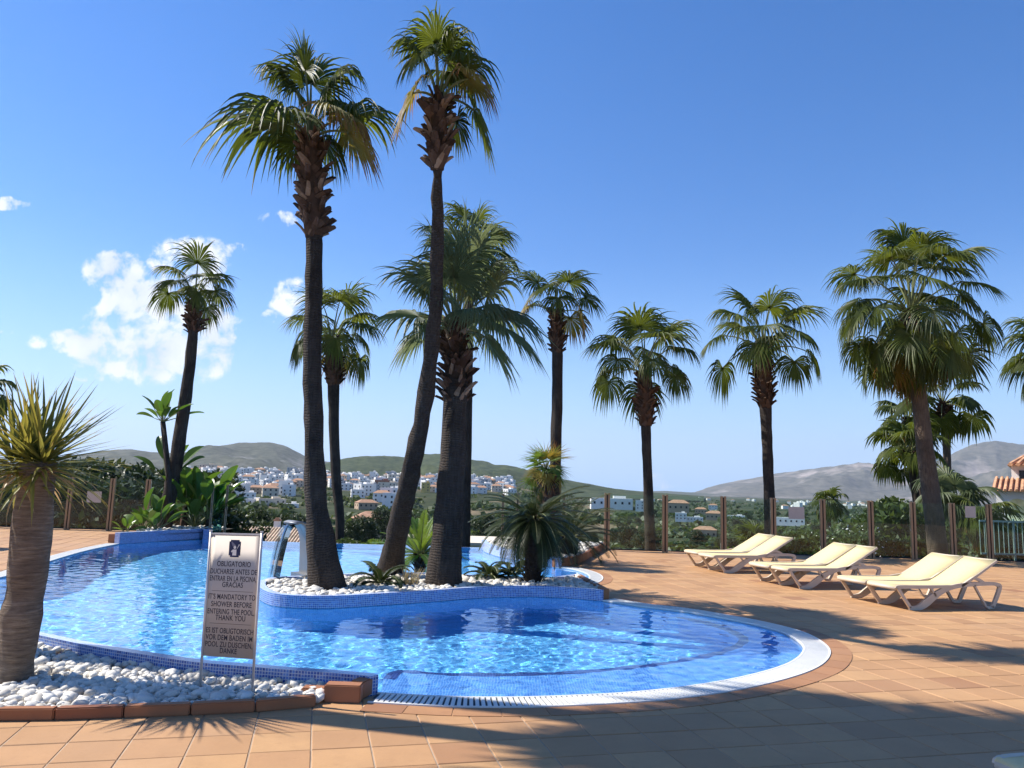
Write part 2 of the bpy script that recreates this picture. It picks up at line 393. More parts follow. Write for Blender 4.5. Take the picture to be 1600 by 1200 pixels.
def inside(poly, X, Y):
    poly = np.asarray(poly); X = np.asarray(X, float); Y = np.asarray(Y, float); c = np.zeros(X.shape, bool)
    x0, y0 = poly[:, 0], poly[:, 1]; x1, y1 = np.roll(x0, -1), np.roll(y0, -1)
    for a, b, d, e in zip(x0, y0, x1, y1):
        if b == e: continue
        m = ((b > Y) != (e > Y)) & (X < (d - a) * (Y - b) / (e - b) + a); c ^= m
    return c
def dist_poly(poly, X, Y, closed=True):
    poly = np.asarray(poly); X = np.asarray(X, float); Y = np.asarray(Y, float); D = np.full(X.shape, 1e9)
    n = len(poly)
    for i in range(n if closed else n - 1):
        a = poly[i]; b = poly[(i + 1) % n]; v = b - a; L = max((v ** 2).sum(), 1e-12)
        t = np.clip(((X - a[0]) * v[0] + (Y - a[1]) * v[1]) / L, 0, 1)
        D = np.minimum(D, np.hypot(X - a[0] - t * v[0], Y - a[1] - t * v[1]))
    return D
area = .5 * np.sum(POOL[:, 0] * np.roll(POOL[:, 1], -1) - np.roll(POOL[:, 0], -1) * POOL[:, 1])
LAND = 1.0 if area < 0 else -1.0       # sign of the left normal that points to land
def offset(pl, d):
    out = []
    for i, p in enumerate(pl):
        t = (pl[min(i + 1, len(pl) - 1)] - pl[max(i - 1, 0)]).normalized()
        out.append(p + Vector((-t.y, t.x)) * d * LAND)
    return out
def arcs(pl):
    a = [0.]
    for i in range(1, len(pl)): a.append(a[-1] + (pl[i] - pl[i - 1]).length)
    return a
def ribbon(mb, A, zA, B, zB, mi=0):
    s = arcs(A)
    for i in range(len(A) - 1):
        w0 = ((A[i] - B[i]).length ** 2 + (zA - zB) ** 2) ** .5
        q = [(A[i].x, A[i].y, zA), (A[i + 1].x, A[i + 1].y, zA), (B[i + 1].x, B[i + 1].y, zB), (B[i].x, B[i].y, zB)]
        mb.add(q, [(0, 1, 2, 3)], [[(s[i], 0), (s[i + 1], 0), (s[i + 1], w0), (s[i], w0)]], mi)
def flat(mb, poly, z, mi=0, holes=()):
    loops = [[Vector((p[0], p[1], 0)) for p in poly]] + [[Vector((p[0], p[1], 0)) for p in h] for h in holes]
    tr = tessellate_polygon(loops); pts = [p for l in loops for p in l]
    fs = []; us = []
    for t in tr:
        a, b, c = (pts[i] for i in t)
        if (b - a).cross(c - a).z < 0: t = (t[0], t[2], t[1])
        fs.append(tuple(t)); us.append([(pts[i].x, pts[i].y) for i in t])
    mb.add([(p.x, p.y, z) for p in pts], fs, us, mi)

ZF = -1.35
mb = MB(); flat(mb, chain, ZF)
ribbon(mb, chain, ZF, chain, 0.0)
edge = [pL1, pR0]; ribbon(mb, edge, ZF, edge, -.03)
eo = [pL1 + Vector((0, .16)), pR0 + Vector((0, .16))]
ribbon(mb, edge, -.03, eo, -.03, 1); ribbon(mb, eo, -.03, eo, -3.0)
basin = tag(mb.build('pool_basin', [M_POOL, M_MOSAIC_TOP]), kind='structure')
# step ledge along the coping
lz, la = -.36, -.20
seg_ledge = smooth(P2([(946, 947), (1000, 965), (1060, 979), (1115, 993), (1148, 1007), (1155, 1019), (1130, 1032), (1080, 1045), (1000, 1057), (900, 1066), (800, 1070), (700, 1069), (622, 1066), (598, 1079)], la), 5)
lp = [iend] + seg_copR[1:] + seg_ledge[::-1]
mb = MB(); flat(mb, lp, lz); ribbon(mb, seg_ledge, lz, seg_ledge, ZF)
def off2(pl, d):
    out = []
    for i, p in enumerate(pl):
        t = (pl[min(i + 1, len(pl) - 1)] - pl[max(i - 1, 0)]).normalized(); out.append(p + Vector((-t.y, t.x)) * d)
    return out
ledge = mb.build('ledge', M_LEDGE, basin)
mb = MB(); a = off2(seg_ledge, .004); b = off2(seg_ledge, .004)
mid = sum((p for p in seg_copR), Vector((0, 0))) / len(seg_copR)
sgn = 1 if (off2(seg_ledge, .1)[30] - Vector((0, 8.4))).length > (seg_ledge[30] - Vector((0, 8.4))).length else -1
ribbon(mb, off2(seg_ledge, -.006 * sgn), lz + .004, off2(seg_ledge, .10 * sgn), lz + .004)
ribbon(mb, off2(seg_ledge, -.006 * sgn), lz + .004, off2(seg_ledge, -.006 * sgn), lz - .10)
mb.build('ledge_stripe', M_STRIPE, basin)

# water surface: real ripples
def water():
    xs = np.arange(-9.2, 3.6, .025); ys = np.concatenate([np.arange(5.6, 12.5, .022), np.arange(12.5, YE + .12, .05)])
    X, Y = np.meshgrid(xs, ys); rng = np.random.RandomState(3)
    Z = np.zeros_like(X); nearw = np.clip((13.5 - Y) / 1.5, 0, 1)
    for k in range(60):
        lam = .075 * (1.034 ** k); th = rng.uniform(0, 2 * math.pi); slope = .0066 * min(1, (lam / .11)) * (1 if lam < .28 else (.28 / lam) ** .9)
        kk = 2 * math.pi / lam; kx, ky = kk * math.cos(th), kk * math.sin(th)
        Z += slope / kk * np.sin(kx * X + ky * Y + rng.uniform(0, 6.28) + .8 * np.sin(.7 * X + 1.1 * Y + k)) * (nearw if lam < .16 else 1)
    # rings from the spout and near the right-hand edge
    for (cx, cy, am, lam, rad) in ((-4.2, 12.3, .0016, .30, 2.4), (2.45, 7.6, .0008, .16, 1.0)):
        d = np.hypot(X - cx, Y - cy); Z += am * np.sin(2 * math.pi * d / lam) * np.exp(-(d / rad) ** 2)
    xc, yc = (X[:-1, :-1] + X[1:, 1:]) / 2, (Y[:-1, :-1] + Y[1:, 1:]) / 2
    keep = inside(POOL, xc, yc)
    near = dist_poly(POOL, xc, yc) < .055
    keep |= near & (yc < YE + .06) & ~((yc > YE) & ((xc < pL1.x) | (xc > pR0.x)))
    n0, n1 = X.shape; idx = np.arange(n0 * n1).reshape(n0, n1)
    f = np.stack([idx[:-1, :-1], idx[:-1, 1:], idx[1:, 1:], idx[1:, :-1]], -1)[keep]
    used = np.unique(f); remap = np.full(n0 * n1, -1); remap[used] = np.arange(len(used))
    V = np.stack([X.ravel(), Y.ravel(), Z.ravel() - .012], -1)[used]
    me = bpy.data.meshes.new('pool_water'); me.from_pydata(V.tolist(), [], remap[f].tolist())
    me.materials.append(M_WATER); me.polygons.foreach_set('use_smooth', [True] * len(me.polygons)); me.update()
    o = tag(obj('pool_water', me), kind='structure')
    try:
        o.cycles.is_caustics_caster = True
        basin.cycles.is_caustics_receiver = True; ledge.cycles.is_caustics_receiver = True
        for c in basin.children: c.cycles.is_caustics_receiver = True
    except Exception as e: print('caustics', e)
    return o
water()

# ------------------------------------------------------------------ deck
deck_out = [Vector((-26, -7)), Vector((26, -7)), Vector((26, 20.95)), Vector((2.4, 20.95)), Vector((-.3, 21.3))]
deck_poly = deck_out + chain + [Vector((-8.0, 22.9)), Vector((-26, 22.9))]
mb = MB(); flat(mb, deck_poly, -.005)
ring_o = [Vector((-8.0, 22.9)), Vector((-26, 22.9)), Vector((-26, -7)), Vector((26, -7)), Vector((26, 20.95)), Vector((2.4, 20.95)), Vector((-.3, 21.3))]
for i in range(len(ring_o) - 1): ribbon(mb, [ring_o[i], ring_o[i + 1]], -.012, [ring_o[i], ring_o[i + 1]], -4.0)
deck = tag(mb.build('terrace', M_MORTAR), kind='structure')

# planting bed outlines
kerb_pts = P2([(495, 1089), (400, 1097), (270, 1103), (140, 1107), (0, 1112)], .07) + [Vector((-4.9, 5.55)), Vector((-6.6, 5.9))]
bedN = [p.xy for p in kerb_pts] + [Vector((-6.7, 8.3))] + [p for p in seg_wallN[::-1]][1:]
bedI = [p for p in seg_islB]
bedR_k = smooth(P2([(868, 887), (892, 884), (915, 876), (945, 858)]), 4)
bedR = list(seg_planterR) + bedR_k[1:] + [Vector((2.5, 20.9)), Vector((-.3, 21.25))]
bedL = P2([(186, 850)]) + [p for p in seg_planterL[1:]] + [Vector((-7.9, 22.5)), Vector((-9.7, 21.5))]
TS, TJ = .355, .008
ang = math.atan2(.24, .971); ex, ey = np.array([math.cos(ang), math.sin(ang)]), np.array([-math.sin(ang), math.cos(ang)])
org = np.array([-.71, 4.6])
cells = []
for i in range(-75, 75):
    for j in range(-36, 66):
        c = org + ex * (i + .5) * TS + ey * (j + .5) * TS
        if -16 < c[0] < 19 and 1.2 < c[1] < 23.2 and abs(c[0]) < 2.5 + c[1] * 1.0: cells.append((i, j, c[0], c[1]))
cx = np.array([c[2] for c in cells]); cy = np.array([c[3] for c in cells])
hs_ = TS / 2 * 1.0; ok = np.ones(len(cells), bool)
for a in (-1, 0, 1):
    for b in (-1, 0, 1):
        qx = cx + ex[0] * a * hs_ + ey[0] * b * hs_; qy = cy + ex[1] * a * hs_ + ey[1] * b * hs_
        ok &= ~inside(POOL, qx, qy)
dC = dist_poly(np.array([(p.x, p.y) for p in seg_copR]), cx, cy, False)
for bed in (bedN, bedI, bedR, bedL):
    bb = np.array([(p.x, p.y) for p in bed])
    ok &= ~(inside(bb, cx, cy) & (dist_poly(bb, cx, cy) > .12))
ok &= inside(np.array([(p.x, p.y) for p in deck_poly]), cx, cy)
good = [c for c, k in zip(cells, ok) if k]
def tile_mesh(name, mat, s=TS - TJ, ch=.004, z0=-.03, z1=0.):
    m = MB(); a, b = s / 2, s / 2 - ch
    vs = [(-a, -a, z0), (a, -a, z0), (a, a, z0), (-a, a, z0), (-a, -a, z1 - ch), (a, -a, z1 - ch), (a, a, z1 - ch), (-a, a, z1 - ch), (-b, -b, z1), (b, -b, z1), (b, b, z1), (-b, b, z1)]
    fs = [(8, 9, 10, 11)] + [(k, (k + 1) % 4, 4 + (k + 1) % 4, 4 + k) for k in range(4)] + [(4 + k, 4 + (k + 1) % 4, 8 + (k + 1) % 4, 8 + k) for k in range(4)]
    m.add(vs, fs); return m
tm = tile_mesh('tile', M_TILE); tme = tm.mesh('tile', M_TILE)
def vis(c):
    d = Vector((c[2], c[3], -EYE)); w = d.dot(_f)
    if w <= .3: return 9e9
    px, py = 800 + F_PX * d.dot(_r) / w, 600 - F_PX * d.dot(_u) / w
    return d.length + (0 if (-40 < px < 1640 and py < 1250) else 1e6)
good.sort(key=vis)
far = MB()
for k, (i, j, x, y) in enumerate(good):
    dz = random.uniform(-.0015, .0015)
    if k < 300: obj('tile', tme, deck, (x, y, dz), (random.uniform(-.002, .002), random.uniform(-.002, .002), ang))
    else:
        ca, sa = math.cos(ang), math.sin(ang)
        far.add([(x + ca * v[0] - sa * v[1], y + sa * v[0] + ca * v[1], v[2] + dz) for v in tm.v], tm.f)
tag(far.build('tile_field', M_TILE, deck), kind='stuff')

# coping grating (white slats over a dark channel) and border tiles
def coping(pl, name, label, w=.27, pitch=.042, flip=1):
    t = thing(name, label, 'grating')
    inner = offset(pl, .0); outer = offset(pl, w)
    m = MB(); ribbon(m, inner, .001, outer, .001); m.build('channel', M_CHANNEL, t)
    s = arcs(pl); m = MB(); L = s[-1]; n = int(L / pitch)
    def pt(d):
        d = min(max(d, 0), L - 1e-6)
        i = max(0, min(len(pl) - 2, int(np.searchsorted(s, d, side='right') - 1))); k = (d - s[i]) / max(s[i + 1] - s[i], 1e-9)
        p = pl[i].lerp(pl[i + 1], k); o = outer[i].lerp(outer[i + 1], k); return p, (o - p).normalized()
    for k in range(n):
        p, nn = pt((k + .5) * pitch); c = p + nn * (w / 2)
        m.box((c.x, c.y, .006), (w - .03, pitch * .66, .012), math.atan2(nn.y, nn.x))
    tag(m.build('slat_row', M_WHITE, t), kind='stuff')
    for a, b in ((0., .02), (w - .02, w)):
        m = MB(); A = offset(pl, a); B = offset(pl, b); ribbon(m, A, .0135, B, .0135); ribbon(m, A, -.03, A, .0135); ribbon(m, B, .0135, B, -.03)
        m.build('rim', M_WHITE, t)
    return outer
out_R = coping(seg_copR, 'overflow_grating', 'white slatted overflow grating round the shallow pool bay beside the loungers')
coping(seg_nub, 'overflow_grating', 'short white overflow grating curving round the narrow pool inlet by the island', w=.25)
coping(seg_left[5:], 'overflow_grating', 'white overflow grating along the pool side below the notice on the glass fence', w=.27)
def border(pl, w0, w1, step, z):
    s = arcs(pl); A = offset(pl, w0); B = offset(pl, w1); n = int(s[-1] / step)
    for k in range(n):
        a0, a1 = s[-1] * k / n + .004, s[-1] * (k + 1) / n - .004
        def at_(pl2, d):
            i = max(0, min(len(s) - 2, int(np.searchsorted(s, d, side='right') - 1))); q = (d - s[i]) / (s[i + 1] - s[i]); return pl2[i].lerp(pl2[i + 1], q)
        I = [at_(A, a0 + (a1 - a0) * q / 3) for q in range(4)]; O = [at_(B, a0 + (a1 - a0) * q / 3) for q in range(4)]
        poly = I + O[::-1]; ar = sum(poly[q].x * poly[(q + 1) % 8].y - poly[(q + 1) % 8].x * poly[q].y for q in range(8))
        if ar < 0: poly = poly[::-1]
        m = MB(); m.prism(poly, -.02, z); m.build('border_tile', M_BORDER, deck)
border(seg_copR, .275, .47, .30, .005)
border(seg_nub, .255, .42, .35, .005)

# ------------------------------------------------------------------ mosaic walls of the planting beds
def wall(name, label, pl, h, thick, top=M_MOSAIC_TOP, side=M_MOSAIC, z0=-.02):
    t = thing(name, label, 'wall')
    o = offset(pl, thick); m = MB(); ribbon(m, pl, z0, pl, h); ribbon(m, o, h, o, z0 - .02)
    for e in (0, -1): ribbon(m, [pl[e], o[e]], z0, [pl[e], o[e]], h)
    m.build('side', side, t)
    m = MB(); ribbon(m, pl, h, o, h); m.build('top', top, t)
    return t
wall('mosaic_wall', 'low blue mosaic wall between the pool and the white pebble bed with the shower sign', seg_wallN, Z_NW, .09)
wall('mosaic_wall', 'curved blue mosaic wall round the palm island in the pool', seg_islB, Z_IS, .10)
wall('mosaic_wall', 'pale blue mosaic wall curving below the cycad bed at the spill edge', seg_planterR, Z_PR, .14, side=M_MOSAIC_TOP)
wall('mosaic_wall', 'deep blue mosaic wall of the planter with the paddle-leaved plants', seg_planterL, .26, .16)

# terracotta kerbs
def kerb(name, label, pl, h, w, step, top_w=None):
    t = thing(name, label, 'kerb'); s = arcs(pl); n = max(1, round(s[-1] / step)); o = off2(pl, w)
    for k in range(n):
        a0, a1 = s[-1] * k / n + .004, s[-1] * (k + 1) / n - .004
        def at_(pl2, d):
            i = max(0, min(len(s) - 2, int(np.searchsorted(s, d, side='right') - 1))); q = (d - s[i]) / (s[i + 1] - s[i]); return pl2[i].lerp(pl2[i + 1], q)
        q4 = [at_(pl, a0), at_(pl, a1), at_(o, a1), at_(o, a0)]
        ar = sum(q4[q].x * q4[(q + 1) % 4].y - q4[(q + 1) % 4].x * q4[q].y for q in range(4))
        if ar < 0: q4 = q4[::-1]
        bm = bmesh.new(); vs = [bm.verts.new((p.x, p.y, z)) for z in (0.001, h) for p in q4]
        for f in ((3, 2, 1, 0), (4, 5, 6, 7), (0, 1, 5, 4), (1, 2, 6, 5), (2, 3, 7, 6), (3, 0, 4, 7)): bm.faces.new([vs[i] for i in f])
        bmesh.ops.bevel(bm, geom=bm.edges[:], offset=.008, segments=2, affect='EDGES')
        me = bpy.data.meshes.new('brick'); bm.to_mesh(me); bm.free(); me.materials.append(M_KERB); obj('brick', me, t)
    return t
kerb('terracotta_kerb', 'straight terracotta kerb in front of the white pebble bed with the shower sign', kerb_pts, .078, -.075, .43)
kb = P2([(560, 1095), (505, 1093), (466, 1080)], .0)
def block(t, a, b, w, h, z=.001):
    d = (b - a); L = d.length; c = (a + b) / 2
    bm = bmesh.new(); bmesh.ops.create_cube(bm, size=1)
    bmesh.ops.scale(bm, vec=(L, w, h), verts=bm.verts); bmesh.ops.bevel(bm, geom=bm.edges[:], offset=.008, segments=2, affect='EDGES')
    me = bpy.data.meshes.new('brick'); bm.to_mesh(me); bm.free(); me.materials.append(M_KERB)
    return obj('brick', me, t, (c.x, c.y, z + h / 2), (0, 0, math.atan2(d.y, d.x)))
t = thing('terracotta_kerb', 'stepped terracotta corner blocks against the end of the mosaic wall', 'kerb')
c0 = gp(505, 1098).xy; c1 = gp(562, 1100).xy; dx = (c1 - c0).normalized(); nx = Vector((-dx.y, dx.x))
block(t, c0 + nx * .06, c1 + nx * .06, .12, .125); block(t, c1 + nx * .13 - dx * .055, c1 + nx * .29 - dx * .055 + dx * .05, .11, .125)
block(t, c0 - dx * .18 + nx * .10, c0 - dx * .012 + nx * .09, .10, .085)
kerb('terracotta_kerb', 'curved terracotta kerb of the cycad bed meeting the glass fence', bedR_k, .17, .10, .5)
t = thing('terracotta_kerb', 'terracotta end blocks closing the palm island where it meets the terrace', 'kerb')
a = gp(946, 938).xy; b = gp(902, 912).xy; d = (b - a)
for k in range(4): block(t, a + d * (k / 4 + .01), a + d * ((k + 1) / 4 - .01), .12, .16)
t = thing('terracotta_kerb', 'small terracotta block beside the blue planter wall', 'kerb')
a = gp(178, 849).xy; block(t, a + Vector((-.25, .25)), a + Vector((-.05, .32)), .3, .2)

# ------------------------------------------------------------------ pebbles
peb_me = []
for k in range(7):
    rs = random.Random(k + 40); bm = bmesh.new(); bmesh.ops.create_icosphere(bm, subdivisions=2 if k < 4 else 1, radius=1)
    sc = (1, rs.uniform(.62, .9), rs.uniform(.45, .7)); off = Vector((k * 7.3, 1, 2))
    for v in bm.verts:
        v.co *= 1 + .32 * mnoise.noise(v.co * 1.1 + off) + .10 * mnoise.noise(v.co * 2.7 + off)
        v.co = Vector((v.co.x * sc[0], v.co.y * sc[1], v.co.z * sc[2]))
    me = bpy.data.meshes.new('pebble'); bm.to_mesh(me); bm.free(); me.materials.append(M_PEB)
    me.polygons.foreach_set('use_smooth', [True] * len(me.polygons)); peb_me.append(me)
lowv = [(np.array([v.co[:] for v in m.vertices]), [tuple(p.vertices) for p in m.polygons]) for m in peb_me[4:]]
def pebble_bed(name, label, poly, z, size, n_obj, spacing, seed, keepout=(), edge_in=.03, heap=.0, zsoil=None):
    rs = random.Random(seed); pa = np.array([(p.x, p.y) for p in poly])
    t = tag(obj(name, None), kind='structure')
    m = MB(); flat(m, poly, (z - .05) if zsoil is None else zsoil); m.build('soil', M_SOIL, t)
    x0, y0 = pa.min(0); x1, y1 = pa.max(0); pts = []
    nx_, ny_ = int((x1 - x0) / spacing) + 1, int((y1 - y0) / spacing) + 1
    for layer in range(2):
        for i in range(nx_):
            for j in range(ny_):
                pts.append((x0 + (i + rs.uniform(-.2, .8) + .4 * layer) * spacing, y0 + (j + rs.uniform(-.2, .8) + .5 * layer) * spacing, layer))
    A = np.array(pts); k = inside(pa, A[:, 0], A[:, 1]) & (dist_poly(pa, A[:, 0], A[:, 1]) > edge_in)
    pts = [p for p, q in zip(pts, k) if q and not any((p[0] - c[0]) ** 2 + (p[1] - c[1]) ** 2 < c[2] ** 2 for c in keepout)]
    pts = [p for p in pts if p[2] == 0 or rs.random() < .75]
    def score(p):
        d = Vector((p[0], p[1], z - EYE)); w = d.dot(_f); px = 800 + F_PX * d.dot(_r) / w
        return w - p[2] * .25 + (0 if px > -10 else 100)
    pts.sort(key=score); st = MB()
    for q, (x, y, l) in enumerate(pts):
        s = size * (rs.uniform(.55, 1.2) if rs.random() < .85 else rs.uniform(1.2, 1.6)); zz = z + (l * .55 - .2) * size + rs.uniform(-.12, .18) * size
        e = (rs.uniform(-.5, .5), rs.uniform(-.5, .5), rs.uniform(0, 6.28))
        if q < n_obj: obj('pebble', rs.choice(peb_me[:4]), t, (x, y, zz), e, s)
        else:
            V, Fc = rs.choice(lowv)
            from mathutils import Euler
            Rm = np.array(Euler(e).to_matrix()); W = V @ Rm.T * s + np.array([x, y, zz]); st.add(W.tolist(), Fc)
    tag(st.build('pebble_fill', M_PEB, t, True), kind='stuff')
    return t
DRAC = gp(24, 1062, .05)
PALM1 = gp(509, 914, Z_IS); PALM2 = gp(610, 892, Z_IS); PALM3 = gp(690, 911, Z_IS)
inn = [p for p in bedN]
pebble_bed('pebble_bed', '', inn, .035, .045, 210, .060, 1, [(DRAC.x, DRAC.y, .15)], .065)
islin = offset(seg_islB, .11)
bedIin = islin + [gp(940, 930).xy, gp(908, 912).xy]
pebble_bed('pebble_bed', '', bedIin, .10, .062, 90, .085, 2, [(PALM1.x, PALM1.y, .25), (PALM2.x, PALM2.y, .22), (PALM3.x, PALM3.y, .27)], .02)
pebble_bed('pebble_bed', '', offset(seg_planterR, .15) + bedR[len(seg_planterR):], .15, .06, 0, .11, 3, (), .05)
pebble_bed('pebble_bed', '', bedL, .22, .06, 0, .13, 4, (), .1)

#@@PART2
# ------------------------------------------------------------------ palms
UP = Vector((0, 0, 1))
def nrm(a): return a / np.maximum(np.linalg.norm(a, axis=-1, keepdims=True), 1e-9)
def fan_mesh(base, hub, fdir, L, n=38, spread=2.25, droop=.9, cup=.15, seed=0, pr=.016, arch=.25, split=.52, rows=9):
    """petiole from base to hub, then a pleated fan blade; returns an MB (slot 0 leaf, 1 petiole)"""
    rs = np.random.RandomState(seed); m = MB()
    base, hub = np.array(base, float), np.array(hub, float); f = nrm(np.array(fdir, float))
    ln = np.linalg.norm(hub - base)
    # petiole as a quadratic curve ending along f
    ctl = (base + hub) / 2 + np.array([0, 0, arch * ln]) - f * .08 * ln
    pp = [(1 - t) ** 2 * base + 2 * t * (1 - t) * ctl + t * t * hub for t in np.linspace(0, 1, 7)]
    m.tube([Vector(p) for p in pp], list(np.linspace(pr * 1.5, pr * .8, 7)), 5, 1)
    s = np.cross(f, [0, 0, 1.]);
    if np.linalg.norm(s) < .12: s = np.cross(f, rs.normal(size=3) + np.array([0, 1.5, 0]))
    s = nrm(s); nn = np.cross(s, f)
    roll = rs.uniform(-.45, .45); s, nn = s * math.cos(roll) + nn * math.sin(roll), nn * math.cos(roll) - s * math.sin(roll)
    A = np.linspace(-spread, spread, n) + rs.uniform(-.02, .02, n); dA = 2 * spread / (n - 1)
    La = L * (.66 + .34 * np.cos(A * .6)) * rs.uniform(.90, 1.22, n)
    cu = np.cos(A)[:, None] * f + np.sin(A)[:, None] * s + (cup * np.abs(np.sin(A)) - .10)[:, None] * nn
    d = nrm(cu); T = np.linspace(0, 1, rows)
    P = np.repeat(hub[None, :], n, 0); dr = droop * rs.uniform(.6, 1.5, n)
    jit = rs.normal(0, .16, (n, 3)); pts = [P.copy()]; dirs = [d.copy()]
    for k in range(1, rows):
        t = T[k]; g = max(0, (t - split * .8) / (1 - split * .8)) ** .9; g0 = .12 * t
        dd = nrm(d + (dr * (g * 3.0 + g0))[:, None] * np.array([0, 0, -1.]) + jit * g)
        P = P + dd * (La / (rows - 1))[:, None]; pts.append(P.copy()); dirs.append(dd)
    V = []; 
    w0 = La * split * math.tan(dA / 2) * 1.06
    for k in range(rows):
        t = T[k]
        w = La * t * math.tan(dA / 2) * 1.06 if t <= split else w0 * np.maximum(1 - (t - split) / (1 - split), .0) ** 1.25 * .95
        if k == 0: w = w + .004
        dd = dirs[k]; lat = np.cross(nn[None, :], dd); lat = nrm(lat); nm = np.cross(dd, lat)
        V.append(pts[k] - lat * w[:, None] - nm * (w * .45)[:, None]); V.append(pts[k] + nm * (w * .45)[:, None]); V.append(pts[k] + lat * w[:, None] - nm * (w * .45)[:, None])
    V = np.stack(V, 1)           # n, rows*3, 3
    fs = []; us = []
    for k in range(rows - 1):
        for c in (0, 1):
            a = k * 3 + c; fs.append((a, a + 1, a + 4, a + 3)); us.append([(c * .5, T[k]), (c * .5 + .5, T[k]), (c * .5 + .5, T[k + 1]), (c * .5, T[k + 1])])
    for i in range(n): m.add(V[i].tolist(), fs, us, 0)
    # give the petiole neutral uvs
    m.uv = [u if u is not None else [(0, 0)] * len(fc) for u, fc in zip(m.uv, m.f)]
    return m

boot_me = []
for k in range(4):
    rs = random.Random(k); m = MB(); w, h, th = rs.uniform(.085, .12), rs.uniform(.15, .21), .03
    lean = rs.uniform(.05, .13); tip = rs.uniform(.4, .8)
    vs = []
    for (z, ww, o) in ((-.05, 1, -.02), (h * .5, .95, .02 + lean * .35), (h, tip, .03 + lean)):
        for (sx, dy) in ((-1, 0), (0, .018), (1, 0)):
            vs.append((sx * w / 2 * ww, -(o + dy), z))
    vs2 = [(x, y + th, z) for x, y, z in vs]
    vs += vs2; fs = []
    for r_ in range(2):
        for c in range(2):
            a = r_ * 3 + c; fs.append((a, a + 1, a + 4, a + 3)); fs.append((a + 9, a + 12, a + 13, a + 10))
    fs += [(6, 7, 16, 15), (7, 8, 17, 16), (0, 3, 12, 9), (3, 6, 15, 12), (2, 11, 14, 5), (5, 14, 17, 8)]
    mis = [0] * len(fs); mis[8] = mis[9] = 1
    for f, mi in zip(fs, mis): m.add([vs[i] for i in f], [tuple(range(4))], mi=mi)
    boot_me.append((m, m.mesh('leaf_base', [M_BOOT, M_BOOT_L])))
boot_me.append((boot_me[1][0], boot_me[1][0].mesh('leaf_base', [M_BOOT_L, M_BOOT_L])))

